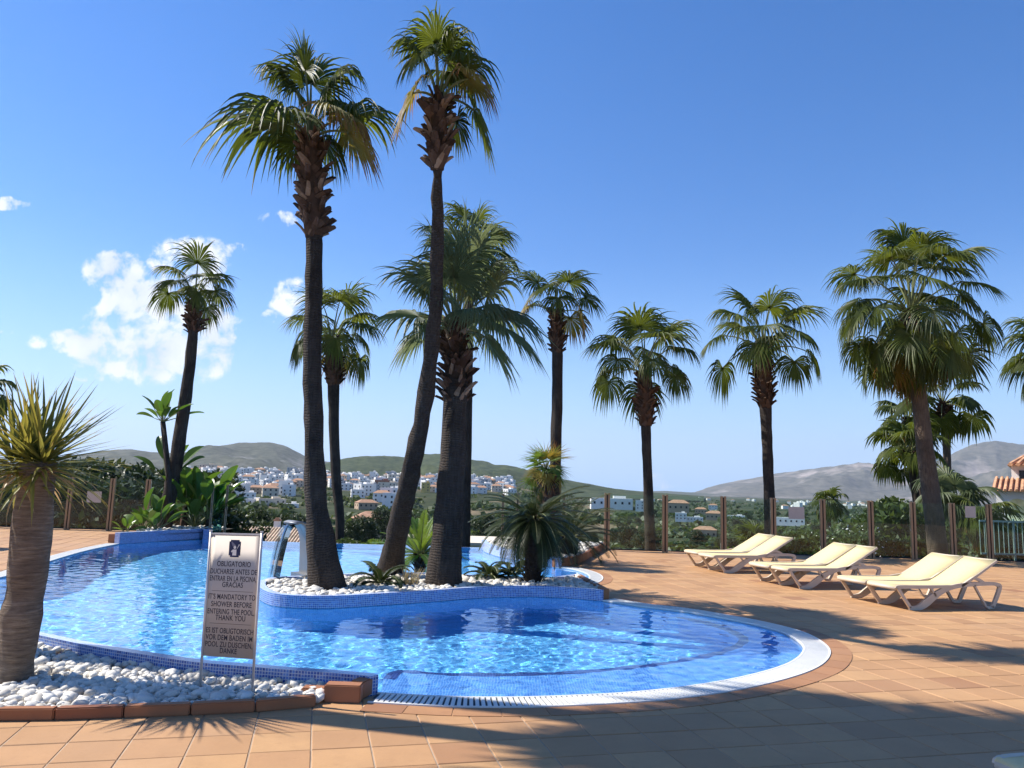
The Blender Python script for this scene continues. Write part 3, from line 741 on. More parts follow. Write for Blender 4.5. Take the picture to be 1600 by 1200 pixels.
def palm(label, pts, Y, crown, boots, fronds, seed, zbase=None, mat=None, group=None, yc=0.0, indiv=False, boot_w=None, leaf=None, trunk_n=12, name='palm_tree', boot_scale=1.0, base=None, nleaf=54):
    """pts: [(px, py, width px)] from base to the boots, at depth Y (metres); crown: px of the growing point; boots: (py_low, py_high, width px)"""
    rs = random.Random(seed); sc = F_PX / (Y + yc)
    path = [at(x, y, Y + yc * i / max(1, len(pts) - 1)) for i, (x, y, w) in enumerate(pts)]; rad = [w * (Y + yc * i / max(1, len(pts) - 1)) / F_PX / 2 for i, (_, _, w) in enumerate(pts)]
    cw = at(crown[0], crown[1], Y + yc)
    if zbase is not None and path[0].z > zbase:
        path.insert(0, Vector((path[0].x, path[0].y, zbase))); rad.insert(0, rad[0] * 1.05)
    t = thing(name, label, 'palm tree', path[0], 0, group); o = path[0].copy()
    # resample smoothly
    pl = smooth([Vector((*p[:], )) for p in path + [cw]], 4); rr = []
    k = len(path + [cw]); rf = rad + [rad[-1] * .8]
    for i in range(k - 1):
        for q in range(4): rr.append(rf[i] + (rf[i + 1] - rf[i]) * q / 4)
    rr.append(rf[-1])
    m = MB(); m.tube([p - o for p in pl], rr, trunk_n, uvs=True)
    # irregular trunk
    vs = []
    for v in m.v:
        p = Vector(v); n_ = mnoise.noise(Vector((p.x * 9, p.y * 9, p.z * 2.2 + seed))) * .035 * min(1, rr[0] * 4)
        vs.append((p.x + n_, p.y + n_ * .6, p.z))
    m.v = vs
    trunk = m.build('trunk', mat or M_TRUNK, t, True)
    # leaf bases
    if boots:
        y0, y1, bw = boots; k0 = min(range(len(pl)), key=lambda i: abs(pl[i].z - at(crown[0], y0, Y + yc).z))
        zlo = at(crown[0], y0, Y + yc).z; zhi = at(crown[0], y1, Y + yc).z
        def axis(z):
            for i in range(len(pl) - 1):
                if pl[i].z <= z <= pl[i + 1].z:
                    q = (z - pl[i].z) / max(pl[i + 1].z - pl[i].z, 1e-6); return pl[i].lerp(pl[i + 1], q), rr[i] + (rr[i + 1] - rr[i]) * q
            return pl[-1], rr[-1]
        br = bw / sc / 2; H = zhi - zlo; nb = int(H * br * 2 * math.pi / (.0105 * boot_scale ** 2)); nb = max(24, min(nb, 110))
        st = MB()
        for b in range(nb):
            q = (b + .5) / nb; z = zlo + H * q; c, r_ = axis(z); phi = b * 2.39996 + rs.uniform(-.5, .5)
            if rs.random() < .10: continue
            rad_ = br * (.62 + .25 * math.sin(math.pi * min(1, q * 1.2 + .1))) - .02
            s_ = boot_scale * rs.choice((rs.uniform(.65, 1.0), rs.uniform(.9, 1.3), rs.uniform(.9, 1.5))) * (.9 if q < .85 else .8)
            mt = Matrix.Translation(c - o + Vector((math.sin(phi), -math.cos(phi), 0)) * rad_) @ Matrix.Rotation(phi, 4, 'Z') @ Matrix.Rotation(rs.uniform(-.15, .45), 4, 'X') @ Matrix.Rotation(rs.choice((-.55, .55)) + rs.uniform(-.25, .25), 4, 'Y') @ Matrix.Scale(s_, 4)
            bm_, me_ = rs.choice(boot_me)
            if indiv:
                ob = obj('leaf_base', me_, trunk); ob.matrix_basis = mt
            else:
                for f, mi in zip(bm_.f, bm_.mi): st.add([mt @ Vector(bm_.v[i]) for i in f], [tuple(range(len(f)))], mi=mi)
        core = MB(); core.tube([axis(zlo - .02)[0] - o, axis(zlo + H * .25)[0] - o, axis(zlo + H * .75)[0] - o, axis(zhi + .03)[0] - o], [br * .62, br * .80, br * .78, br * .5], 10, uvs=True)
        core.build('leaf_sheath', M_BOOT, t, True)
        if not indiv: tag(st.build('leaf_base_cover', [M_BOOT, M_BOOT_L], t), kind='stuff')
    # fronds
    for i, fr in enumerate(fronds):
        hub, fd, L, droop, kind = fr[:5]; n = fr[5] if len(fr) > 5 else nleaf
        mt = {0: leaf or M_FAN, 1: M_FAN_Y}[kind]
        b0 = cw - o + Vector((hub[0], hub[1], 0)) * .06 - UP * .10
        fm = fan_mesh(b0, cw - o + Vector(hub), fd, L, n=n, droop=droop, seed=seed * 100 + i, pr=.012 + .006 * min(1, L))
        fm.build('frond', [mt, M_PETIOLE], t)
    return t

def crown_fronds(n, Rp, L, seed, lo=-35, hi=85, droop=1.0, yellow=.15, bias=0):
    """spiral crown: n fronds, petiole length Rp, blade L, elevation from hi (young) to lo (old)"""
    rs = random.Random(seed); out = []
    for i in range(n):
        q = (i + .5) / n; az = i * 2.39996 + rs.uniform(-.3, .3) + seed; e = R(hi + (lo - hi) * q ** .9 + rs.uniform(-8, 8))
        rp = Rp * rs.uniform(.8, 1.15) * (1 if q > .35 else 1.2); d = Vector((math.cos(az) * math.cos(e), math.sin(az) * math.cos(e), math.sin(e)))
        hub = d * rp + Vector((0, 0, -.10 * rp * q)); e2 = e - R(20 + 52 * q); fd = Vector((math.cos(az) * math.cos(e2), math.sin(az) * math.cos(e2), math.sin(e2)))
        out.append((hub, fd, L * rs.uniform(.85, 1.12) * (1.1 if q < .35 else 1), droop * (.45 + .75 * q) * rs.uniform(.8, 1.2), 1 if (q > .72 and rs.random() < yellow * 3) else 0))
    return out

def px_fronds(spec, Y):
    k = Y / F_PX; out = []
    for (dx, dy, dd, fx, fy, fdp, L, droop, kind) in spec:
        hub = _r * dx * k + _u * dy * k + Vector((0, 1, 0)) * dd * k
        fd = _r * fx + _u * fy + Vector((0, 1, 0)) * fdp
        out.append((hub, fd, L * k, droop, kind))
    return out

Y1 = PALM1.y; Y2 = PALM2.y; Y3 = PALM3.y
f1 = px_fronds([
    (-2, 90, 16, 0, 1, .30, 100, .42, 0), (-46, 112, 20, -.6, .6, .3, 66, 1.3, 0), (24, 92, 30, .62, .95, .25, 98, 1.0, 0), (-30, 80, 25, -.4, .95, .4, 92, 1.1, 0),
    (-42, 34, 10, -1, .42, -.05, 122, .85, 0), (-30, 4, -25, -1, .16, -.25, 165, .75, 0), (58, 36, 20, 1, .36, .1, 118, .8, 0),
    (42, 26, -25, .9, -.28, -.3, 95, .8, 1), (66, -4, -8, .8, -.55, -.1, 96, .8, 1), (-26, -8, 15, -.35, -.8, .4, 70, .6, 0), (26, 66, 26, .8, .1, .5, 84, 1.5, 0),
    (-12, 46, 30, -.2, .3, 1, 70, 1.4, 0), (20, 0, 28, .4, -.6, .6, 80, .8, 0), (-6, 100, -6, -.1, 1, -.1, 70, .3, 0)], Y1)
palm('tall fan palm with a shaggy leaf-base collar beside the steel water spout on the island',
     [(510, 922, 62), (508, 900, 54), (504, 870, 46), (499, 825, 38), (494, 780, 33), (491, 700, 30), (489, 600, 29), (490, 480, 27), (491, 380, 26)], Y1, (484, 208), (368, 206, 46), f1, 11, indiv=True, base=PALM1)
f2 = px_fronds([
    (-8, 74, 14, -.02, 1, .3, 92, .4, 0), (-36, 74, 8, -.75, .8, .1, 70, 1.2, 0), (-34, 58, -12, -.3, -.55, -.3, 64, .7, 0), (32, 48, 5, 1, .22, 0, 92, .9, 0),
    (50, 16, -15, .85, -.45, -.2, 82, .7, 1), (58, -28, 0, .5, -.9, 0, 96, .4, 0), (-42, -2, -5, -.5, -.85, -.1, 92, .4, 1), (34, 60, 20, .6, .6, .5, 50, .8, 0),
    (28, -38, 14, .3, -1, .3, 66, .4, 0), (10, 50, 25, .2, .4, .9, 70, 1.2, 0), (-4, 80, -6, .15, 1, -.2, 72, .5, 0), (16, 70, 8, .55, .9, .2, 86, .9, 0)], Y2 - 3.2)
palm('slender fan palm with a leaning trunk and a dark knot under its crown',
     [(608, 902, 46), (610, 887, 40), (618, 845, 33), (632, 780, 30), (645, 725, 28), (661, 640, 26), (675, 540, 24), (682, 440, 21), (684, 330, 19), (683, 255, 18)], Y2, (686, 146), (262, 152, 36), f2, 12, indiv=True, base=PALM2, yc=-3.2)
f3 = px_fronds([
    (-18, 100, 20, -.25, 1, .2, 95, .3, 0), (25, 105, -10, .35, 1, -.1, 92, .35, 0), (0, 70, -35, 0, 1, -.5, 95, .4, 0), (-45, 60, 0, -.7, .7, 0, 92, .5, 0),
    (50, 55, 15, .55, .85, .2, 90, .5, 0), (55, 6, -20, .95, -.45, -.2, 120, .45, 0), (62, 26, 10, 1, -.15, .1, 112, .6, 0), (-58, 16, -10, -1, .22, -.1, 92, .6, 0),
    (-48, -8, -20, -.75, -.55, -.3, 82, .5, 0), (48, -12, 20, .7, -.75, .2, 96, .4, 0), (-20, 40, -45, -.4, .5, -.8, 80, .8, 0), (30, 20, -48, .4, -.1, -.9, 82, .9, 0),
    (10, 120, 10, .05, 1, .1, 80, .2, 0), (-35, 85, 25, -.6, .9, .4, 84, .4, 0), (36, 84, 25, .7, .8, .4, 86, .5, 0), (-10, 20, 45, -.2, -.2, 1, 85, .7, 0)], Y3)
palm('stout fan palm with stiff silvery leaves and the thickest trunk on the island',
     [(692, 922, 62), (693, 900, 54), (697, 850, 48), (702, 790, 43), (707, 720, 40), (711, 630, 38)], Y3, (712, 512), (632, 506, 42), f3, 13, indiv=True, leaf=M_FAN_D, base=PALM3)
palm('fan palm with a full crown growing below the spill edge behind the tall spout palm', [(531, 850, 14), (526, 760, 15), (522, 680, 16), (521, 600, 18)], 24.5, (519, 530), (602, 530, 29),
     crown_fronds(15, 1.05, 1.0, 4, -24, 80, 1, .03), 14, -6)
palm('slim leaning fan palm rising from the planter of paddle-leaved plants', [(255, 832, 23), (264, 780, 22), (276, 715, 20), (290, 620, 18), (301, 530, 15)], 20.9, (305, 462), (522, 460, 21),
     crown_fronds(10, .70, .78, 5, -6, 82, .8, .1), 15, .2)
palm('dark crowned fan palm standing behind the stout silvery palm', [(727, 862, 15), (728, 760, 15), (731, 640, 14), (733, 520, 14)], 24.0, (735, 402), (470, 398, 22),
     crown_fronds(16, 1.0, 1.0, 6, -42, 84), 16, -6)
palm('fan palm with browning side fronds behind the small fan palm of the cycad bed', [(866, 866, 19), (867, 760, 18), (870, 640, 17), (871, 555, 17)], 22.5, (868, 488), (552, 486, 23),
     crown_fronds(11, .92, .92, 7, -8, 82, .9, .4), 17, -3)
palm('fan palm just outside the glass fence, nearest the cycad bed', [(1016, 872, 17), (1014, 800, 16), (1011, 720, 14), (1009, 662, 16)], 21.6, (1007, 578), (664, 574, 31),
     crown_fronds(15, 1.18, 1.0, 8, -20, 82, 1, .06), 18, -3)
palm('fan palm outside the glass fence behind the farthest pair of loungers', [(1204, 872, 18), (1202, 780, 17), (1199, 700, 16), (1196, 635, 19)], 21.8, (1192, 545), (636, 540, 31),
     crown_fronds(15, 1.2, 1.02, 9, -18, 82, 1, .12), 19, -3)
f10 = crown_fronds(44, 1.6, 1.05, 10, -70, 86, 1.0, .08) + crown_fronds(16, 1.7, 1.0, 33, -68, -38, .8, .25)
palm('broad dense fan palm with a drooping skirt of leaves behind the fence', [(1467, 885, 30), (1462, 830, 28), (1453, 760, 26), (1443, 680, 24), (1435, 610, 23), (1428, 540, 24)], 21.7, (1424, 484), (565, 486, 32),
     f10, 20, -3, M_TRUNK_L)
palm('medium fan palm beyond the fence beside the broad dense palm, standing taller of its pair', [(1480, 790, 12), (1480, 720, 11), (1477, 660, 11)], 29, (1472, 628), (664, 630, 18),
     crown_fronds(16, 1.05, .92, 21, -45, 82, 1, .1), 21, -3, M_TRUNK_L, nleaf=26)
palm('medium fan palm half hidden by the trunk of the broad dense palm', [(1433, 800, 11), (1428, 760, 11), (1424, 728, 10)], 27, (1420, 706), (730, 708, 18),
     crown_fronds(16, .8, .8, 22, -40, 82, 1, .05), 22, -3, nleaf=26)
palm('pale fan palm crown peeping out left of the broad dense palm trunk', [(1440, 800, 12), (1432, 730, 11), (1424, 680, 11)], 31, (1418, 652), (690, 654, 16),
     crown_fronds(16, .85, .85, 23, -60, 75, 1.1, .1), 23, -3, M_TRUNK_L, nleaf=24)
palm('small distant fan palm among the shrubs beyond the paper notice', [(1296, 850, 6), (1295, 815, 6)], 46, (1295, 788), None, crown_fronds(18, .55, .75, 24, -50, 80), 24, -6, nleaf=20)
palm('fan palm by the villa whose crown overhangs the terrace', [(1678, 870, 26), (1672, 740, 22), (1668, 650, 22)], 22.5, (1662, 566), (655, 570, 34), crown_fronds(26, 1.0, 1.05, 25, -75, 80, 1.2), 25, -3)
palm('low young fan palm under the fence behind the loungers', [(1180, 900, 10), (1180, 868, 10)], 25, (1181, 850), None, crown_fronds(16, .38, .55, 26, -15, 85, .5), 26, -3, nleaf=24)
palm('low shaggy fan palm beyond the fence beside the villa, the paler of its pair', [(1492, 850, 16), (1490, 800, 16)], 25, (1489, 786), None, crown_fronds(26, .55, .85, 27, -80, 80, 1.1, .2), 27, -3, leaf=M_FAN_D, nleaf=28)
palm('low fan palm beyond the fence with fronds hanging over the green railing', [(1546, 850, 16), (1545, 806, 16)], 24, (1538, 806), None, crown_fronds(18, .5, .75, 28, -80, 60, 1.1, .1), 28, -3, nleaf=28)
palm('fan palm behind the dragon tree with only its fronds showing', [(-40, 840, 18), (-38, 700, 16)], 26, (-36, 618), None, crown_fronds(16, .7, .75, 29, -45, 80), 29, -3, nleaf=24)
# palms planted outside the picture on the left, whose shadows cross the terrace
def off_palm(label, x, y, h, seed, n=22, r=.16):
    o = Vector((x, y, 0)); t = thing('palm_tree', label, 'palm tree', o)
    m = MB(); m.tube([(0, 0, 0), (0, 0, .4), (.05, .02, h * .5), (0, 0, h)], [r * 1.4, r * 1.1, r, r * .85], 12, uvs=True); m.build('trunk', M_TRUNK, t, True)
    for i, (hub, fd, L, dr, kd) in enumerate(crown_fronds(n, .9, 1.0, seed, -50, 80)):
        fan_mesh(Vector((0, 0, h - .1)), Vector((0, 0, h)) + hub, fd, L, n=34, droop=dr, seed=seed * 50 + i).build('frond', [M_FAN, M_PETIOLE], t)
off_palm('tall fan palm at the left end of the white pebble bed', -5.15, 6.45, 8.0, 41, 34)
off_palm('taller fan palm behind the pebble bed by the pool corner', -5.9, 7.3, 9.4, 42, 36)

# small fan palm on a stem in the right bed
o = gp(850, 872, .15)
t = thing('fan_palm', 'small bushy fan palm on a shaggy stem in the cycad bed', 'palm tree', o)
k = o.y / F_PX; H = (872 - 742) * k
m = MB(); m.tube([(0, 0, 0), (.02, 0, H * .5), (.03, 0, H)], [.20, .21, .16], 10, uvs=True); m.build('trunk', M_BOOT, t, True)
st = MB(); rs = random.Random(5)
for b in range(90):
    z = H * (.1 + .9 * b / 90); phi = b * 2.4; mt = Matrix.Translation((math.sin(phi) * .17, -math.cos(phi) * .17, z)) @ Matrix.Rotation(phi, 4, 'Z') @ Matrix.Rotation(.3, 4, 'X') @ Matrix.Scale(.7, 4)
    bm_, _m = rs.choice(boot_me)
    for f in bm_.f: st.add([mt @ Vector(bm_.v[i]) for i in f], [tuple(range(len(f)))])
tag(st.build('leaf_base_cover', mat_simple('dark_fibre', (.045, .03, .02), .9), t), kind='stuff')
for i, (hub, fd, L, dr, kd) in enumerate(crown_fronds(26, .30, .42, 55, -25, 85, .12, .3)):
    fan_mesh(Vector((0, 0, H)), Vector((0, 0, H)) + hub, fd, L, n=22, spread=1.9, droop=dr, seed=900 + i, pr=.008, split=.25).build('frond', [M_CYCAD_L if i % 3 else M_FAN_Y, M_PETIOLE], t)

# ------------------------------------------------------------------ cycads
def cycad_leaf(az, e0, L, curve, seed, n=46, wl=.145, stiff=0):
    m = MB(); rs = random.Random(seed); pts = []; p = Vector((0, 0, 0)); N = 14
    for i in range(N + 1):
        q = i / N; e = e0 - curve * q ** 1.2; d = Vector((math.cos(az) * math.cos(e), math.sin(az) * math.cos(e), math.sin(e)))
        pts.append((p.copy(), d)); p = p + d * L / N
    m.tube([a for a, _ in pts], [.012 * (1 - .7 * i / N) for i in range(N + 1)], 4, 1)
    side = Vector((-math.sin(az), math.cos(az), 0))
    for k in range(n):
        q = .10 + .9 * k / (n - 1); i = min(N - 1, int(q * N)); fr = q * N - i; c = pts[i][0].lerp(pts[i + 1][0], fr); d = pts[i][1]; nr = side.cross(d) * -1
        ll = wl * (math.sin(math.pi * min(1, q * .85 + .12))) ** .6 * rs.uniform(.9, 1.1)
        for sg in (-1, 1):
            dd = (side * sg * .85 + d * .55 + nr * .22 * (1 if not stiff else .1)).normalized(); w = d * .0062
            a = c; b = c + dd * ll * .55 + UP * .004; e_ = c + dd * ll - UP * ll * .14
            m.add([a - w, a + w, b + w, e_, b - w], [(0, 1, 2, 4), (4, 2, 3)])
    return m
def cycad(label, base, trunk_h, trunk_r, n, L, seed, mat=M_CYCAD, lo=-20, hi=78, curve=1.0, name='cycad', wl=.16, shag=True):
    t = thing(name, label, 'cycad', base); rs = random.Random(seed)
    if trunk_h > .06:
        m = MB(); m.tube([(0, 0, -.05), (.01, 0, trunk_h * .35), (0, .01, trunk_h * .7), (.01, 0, trunk_h)], [trunk_r * .85, trunk_r * 1.0, trunk_r * 1.08, trunk_r * .8], 12, uvs=True); tr = m.build('trunk', M_TRUNK, t, True)
        st = MB(); nb = int(90 * trunk_h / .8)
        for b in range(nb):
            z = trunk_h * (b + .5) / nb; phi = b * 2.39996
            mt = Matrix.Translation((math.sin(phi) * trunk_r * .93, -math.cos(phi) * trunk_r * .93, z)) @ Matrix.Rotation(phi, 4, 'Z') @ Matrix.Rotation(.25, 4, 'X') @ Matrix.Scale(.42, 4)
            bm_, _m = rs.choice(boot_me)
            for f in bm_.f: st.add([mt @ Vector(bm_.v[i]) for i in f], [tuple(range(len(f)))])
        tag(st.build('leaf_base_cover', M_TRUNK, t), kind='stuff')
    for i in range(n):
        q = (i + .5) / n; az = i * 2.39996 + rs.uniform(-.25, .25); e = R(hi + (lo - hi) * q)
        o_ = cycad_leaf(az, e, L * rs.uniform(.85, 1.1), curve * rs.uniform(.7, 1.25), seed * 77 + i, wl=wl).build('frond', [mat, M_PETIOLE], t)
        o_.location = (math.cos(az) * trunk_r * .5, math.sin(az) * trunk_r * .5, trunk_h)
    return t
cycad('large dark cycad on a thick trunk at the front right of the palm island', gp(832, 912, .10), 1.0, .14, 66, .92, 1, lo=-50, hi=58, curve=1.0)
cycad('cycad in the right-hand bed hanging over its terracotta kerb', gp(888, 868, .15), .42, .2, 44, 1.25, 2, lo=-25, hi=80, curve=1.15, wl=.2)
cycad('small cycad between the two leaning island palms and the pebbled rim', gp(594, 917, .10), .06, .06, 14, .52, 3, lo=5, hi=70, curve=1.7, wl=.12)
cycad('small rounded cycad beside the trunk of the stout silvery palm', gp(764, 906, .10), .06, .06, 14, .50, 4, lo=5, hi=70, curve=1.7, wl=.12)
cycad('small cycad with arched leaves next to the large dark cycad', gp(803, 904, .10), .06, .06, 13, .50, 5, lo=5, hi=70, curve=1.7, wl=.12)
cycad('bright green upright cycad between the leaning palm and the stout silvery palm', gp(655, 893, .10), .30, .10, 34, .78, 6, M_CYCAD_L, lo=-35, hi=86, curve=.55, wl=.13)
t = thing('grass_tuft', 'dry flowering grass tuft at the foot of the stout silvery palm', 'grass', gp(638, 917, .1)); rs = random.Random(3); m = MB()
for k in range(90):
    az = rs.uniform(0, 6.28); L = rs.uniform(.15, .42); sp = rs.uniform(.2, .8); a = Vector((rs.uniform(-.12, .12), rs.uniform(-.06, .06), 0)); d = Vector((math.cos(az) * sp, math.sin(az) * sp, 1)).normalized(); s_ = Vector((-math.sin(az), math.cos(az), 0)) * .004
    b = a + d * L * .6; c = b + (d - UP * .4) * L * .4; m.add([a - s_, a + s_, b + s_, c, b - s_], [(0, 1, 2, 4), (4, 2, 3)])
tag(m.build('blade_mass', M_GRASS, t), kind='stuff')

# ------------------------------------------------------------------ dragon tree (left foreground)
Yd = DRAC.y; kd = Yd / F_PX; o = DRAC.copy()
t = thing('dragon_tree', 'dragon tree with a stout ringed trunk and a spiky crown in the white pebble bed', 'tree', o)
tp = [(18, 1078, 72), (21, 1060, 62), (26, 1035, 54), (30, 1000, 58), (33, 962, 66), (37, 936, 58), (41, 915, 58), (44, 885, 64), (48, 850, 66), (52, 810, 62), (56, 770, 58), (59, 742, 58), (60, 722, 60)]
pl = smooth([at(x, y, Yd) for x, y, w in tp], 4); wv = []
for i in range(len(tp) - 1):
    for q in range(4): wv.append((tp[i][2] + (tp[i + 1][2] - tp[i][2]) * q / 4) * kd / 2 * .88)
wv.append(tp[-1][2] * kd / 2 * .7)
m = MB(); m.tube([p - o for p in pl], wv, 20, uvs=True)
m.v = [tuple(Vector(v) * 1 + Vector((mnoise.noise(Vector(v) * 6), mnoise.noise(Vector(v) * 6 + Vector((9, 0, 0))), 0)) * .012) for v in m.v]
trunk = m.build('trunk', M_DTRUNK, t, True)
kn = MB(); c = at(25, 944, Yd) - o + Vector((0, -.106, 0)); kn.tube([c + Vector((0, .03, 0)), c + Vector((0, -.004, 0))], [.026, .020], 10); kn.build('knot_hole', M_BLACK, trunk)
top = pl[-1] - o
def sword(L, w, seed, curve):
    m = MB(); rs = random.Random(seed); N = 7; p = Vector((0, 0, 0)); vs = []; us = []
    for i in range(N + 1):
        q = i / N; a = -curve * q * q; d = Vector((math.cos(a), 0, math.sin(a))); ww = w * (.7 + .6 * q if q < .3 else (1 - ((q - .3) / .7) ** 1.6) * .88 + .01)
        up = Vector((-math.sin(a), 0, math.cos(a)))
        vs += [p + Vector((0, -ww, 0)) + up * ww * .35, p.copy(), p + Vector((0, ww, 0)) + up * ww * .35]; p = p + d * L / N
    fs = []; uv = []
    for i in range(N):
        for c in (0, 1):
            a = i * 3 + c; fs.append((a, a + 1, a + 4, a + 3)); uv.append([(0, i / N), (1, i / N), (1, (i + 1) / N), (0, (i + 1) / N)])
    m.add(vs, fs, uv); return m
sw = [sword(.64, .016, k, cu).mesh('leaf', M_DRAC) for k, cu in enumerate((.05, .15, .3, .45, .7, 1.0))]
swd = [sword(.55, .015, k + 9, cu).mesh('leaf', M_DRAC_D) for k, cu in enumerate((.5, 1.0, 1.6))]
rs = random.Random(12)
heads = [(top + Vector((-.06, .02, -.03)), 115), (top + Vector((.07, -.04, -.04)), 105), (top + Vector((-.22, .06, -.05)), 75)]
for h_, nn_ in heads:
    for i in range(nn_):
        q = (i + .5) / nn_; az = i * 2.39996 + rs.uniform(-.2, .2); e = math.asin(max(-.55, .99 - 1.48 * q)) + R(rs.uniform(-9, 9))
        dry = q > .82 and rs.random() < .45
        me = rs.choice(swd) if dry else (sw[rs.choice((0, 0, 1, 2))] if q < .6 else sw[rs.choice((1, 2, 3, 4))])
        ob = obj('leaf', me, t, h_ + Vector((math.cos(az), math.sin(az), 0)) * .035 + UP * (.10 - .14 * q))
        ob.rotation_euler = Matrix.Rotation(az, 4, 'Z').to_euler(); ob.rotation_euler = (Matrix.Rotation(az, 3, 'Z') @ Matrix.Rotation(-e, 3, 'Y')).to_euler()
        ob.scale = (rs.uniform(.8, 1.15),) * 3

# ------------------------------------------------------------------ bird-of-paradise plants (left planter)
def paddle(Lp, L, w, seed):
    m = MB(); rs = random.Random(seed); m.tube([(0, 0, 0), (Lp * .5, 0, 0), (Lp, 0, 0)], [.022, .018, .012], 5, 1); N = 8; p = Vector((Lp, 0, 0)); vs = []; a = 0
    for i in range(N + 1):
        q = i / N; a = -.5 * q * q; ww = w * max(.02, math.sin(math.pi * min(1, (q * .93 + .05))) ** .75); d = Vector((math.cos(a), 0, math.sin(a))); up = Vector((-math.sin(a), 0, math.cos(a)))
        vs += [p + Vector((0, -ww, 0)) + up * ww * .5, p.copy(), p + Vector((0, ww, 0)) + up * ww * .5]; p = p + d * L / N
    fs = []
    for i in range(N):
        for c in (0, 1): k_ = i * 3 + c; fs.append((k_, k_ + 1, k_ + 4, k_ + 3))
    m.add(vs, fs); return m
pd = [paddle(.45, .75, .14, 1).mesh('leaf', [M_STREL, M_PETIOLE]), paddle(.3, .62, .15, 2).mesh('leaf', [M_STREL, M_PETIOLE]), paddle(.7, .85, .16, 3).mesh('leaf', [M_STREL, M_PETIOLE])]
def strel(label, px, base_y, Y, stems, n, scale, lo, hi, seed, lean=0.):
    o = at(px, base_y, Y); o.z = .2; t = thing('paddle_leaf_plant', label, 'plant', o); rs = random.Random(seed)
    for (sx, h_) in stems:
        if h_ > .1:
            m = MB(); m.tube([(sx, 0, 0), (sx + .03 + lean * .4, 0, h_ * .5), (sx + lean, 0, h_)], [.09, .08, .07], 8, uvs=True); m.build('stem', M_TRUNK, t, True)
        for i in range(n):
            az = i * 2.39996 + rs.uniform(-.3, .3); e = R(hi + (lo - hi) * (i + .5) / n); ob = obj('leaf', rs.choice(pd), t, (sx + lean + rs.uniform(-.05, .05), rs.uniform(-.05, .05), h_))
            ob.rotation_euler = (Matrix.Rotation(az, 3, 'Z') @ Matrix.Rotation(-e, 3, 'Y') @ Matrix.Rotation(rs.uniform(-.6, .6), 3, 'X')).to_euler(); ob.scale = (scale * rs.uniform(.8, 1.15),) * 3
strel('broad clump of dark paddle-leaved plants behind the leaning palm', 303, 832, 21.4, [(0, .05), (.35, .3), (-.3, .6)], 15, 1.0, 25, 86, 1)
strel('tall paddle-leaved plant on a stem with a leaf tuft at its top', 264, 832, 20.6, [(0, 2.85)], 18, .66, 15, 88, 2, -.42)
strel('paddle-leaved plant with leaves spreading halfway up beside the leaning palm', 248, 832, 21.2, [(.1, 1.3)], 7, .9, 20, 70, 6)
strel('low bright paddle-leaved clump at the front of the blue planter', 222, 834, 19.9, [(0, .03), (.35, .03)], 12, .72, 20, 84, 3)
strel('small yellowish paddle-leaved tuft at the corner of the blue planter', 196, 838, 19.3, [(0, .02)], 9, .45, 10, 75, 4)

# ------------------------------------------------------------------ steel water spout
o = gp(470, 905, .10); o.y += .1; t = thing('water_spout', 'curved steel spout pouring a thin water sheet into the pool', 'fountain', o)
k = o.y / F_PX; ax = Vector((-.74, -.67, 0)).normalized(); wv_ = Vector((-ax.y, ax.x, 0)); 
path = [(0, 0), (.02, .30), (.02, .52), (-.01, .68), (-.06, .76)]; path = [(-.06, 0), (-.05, .30), (-.04, .52), (0, .70), (.08, .82), (.18, .865), (.27, .84)]
def strip(pts, w, th, mb, mi=0):
    P = [ax * a + UP * b for a, b in pts]; n = len(P)
    vs = []
    for i, p in enumerate(P):
        tt = (P[min(i + 1, n - 1)] - P[max(i - 1, 0)]).normalized(); nn = tt.cross(wv_).normalized() * th / 2
        vs += [p - wv_ * w / 2 - nn, p + wv_ * w / 2 - nn, p + wv_ * w / 2 + nn, p - wv_ * w / 2 + nn]
    fs = []
    for i in range(n - 1):
        for c in range(4): fs.append((i * 4 + c, i * 4 + (c + 1) % 4, i * 4 + 4 + (c + 1) % 4, i * 4 + 4 + c))
    fs += [(3, 2, 1, 0), tuple(4 * (n - 1) + c for c in range(4))]; mb.add(vs, fs, mi=mi)
sp_ = smooth([Vector((a, b)) for a, b in path], 5)
m = MB(); strip([(p.x, p.y) for p in sp_], .42, .035, m); m.build('chute', M_STEEL, t, True)
m = MB(); m.box((0, 0, .04), (.16, .48, .08), math.atan2(ax.y, ax.x)); m.build('base', M_STEEL, t)
fall = [(.27 + .22 * q, .83 - .91 * q * q) for q in np.linspace(0, 1, 12)]
m = MB(); strip(fall, .38, .006, m); ws = m.build('water_sheet', M_SHEET, t, True)

# ------------------------------------------------------------------ shower sign
a = gp(316, 1078, .03); b = gp(390, 1090, .03)
sd = (b - a); sd.z = 0; W = sd.length; sx_ = sd.normalized(); o = (a + b) / 2; o.z = .02
t = thing('shower_sign', 'beige shower notice in three languages on two poles in the pebble bed', 'sign', o, math.atan2(sx_.y, sx_.x))
t.rotation_euler = (R(-1.0), R(-1.3), math.atan2(sx_.y, sx_.x) + R(7))
ks = o.y / F_PX; Hs = 240 * ks
for s_ in (-1, 1):
    m = MB(); m.tube([(s_ * W / 2, 0, -.05), (s_ * W / 2, 0, Hs)], .010, 8); p_ = m.build('pole', M_POLE, t, True)
    m = MB(); m.tube([(s_ * W / 2, 0, Hs), (s_ * W / 2, 0, Hs + .008)], .0125, 8); m.build('cap', M_POLE, p_)
z1, z0 = Hs - .022, Hs - 186 * ks
m = MB(); N = 10; vs = []
for i in range(N + 1):
    x = -W / 2 + .008 + (W - .016) * i / N; yb = 0.0
    vs += [(x, yb - .002, z0), (x, yb - .002, z1), (x, yb + .002, z0), (x, yb + .002, z1)]
fs = []
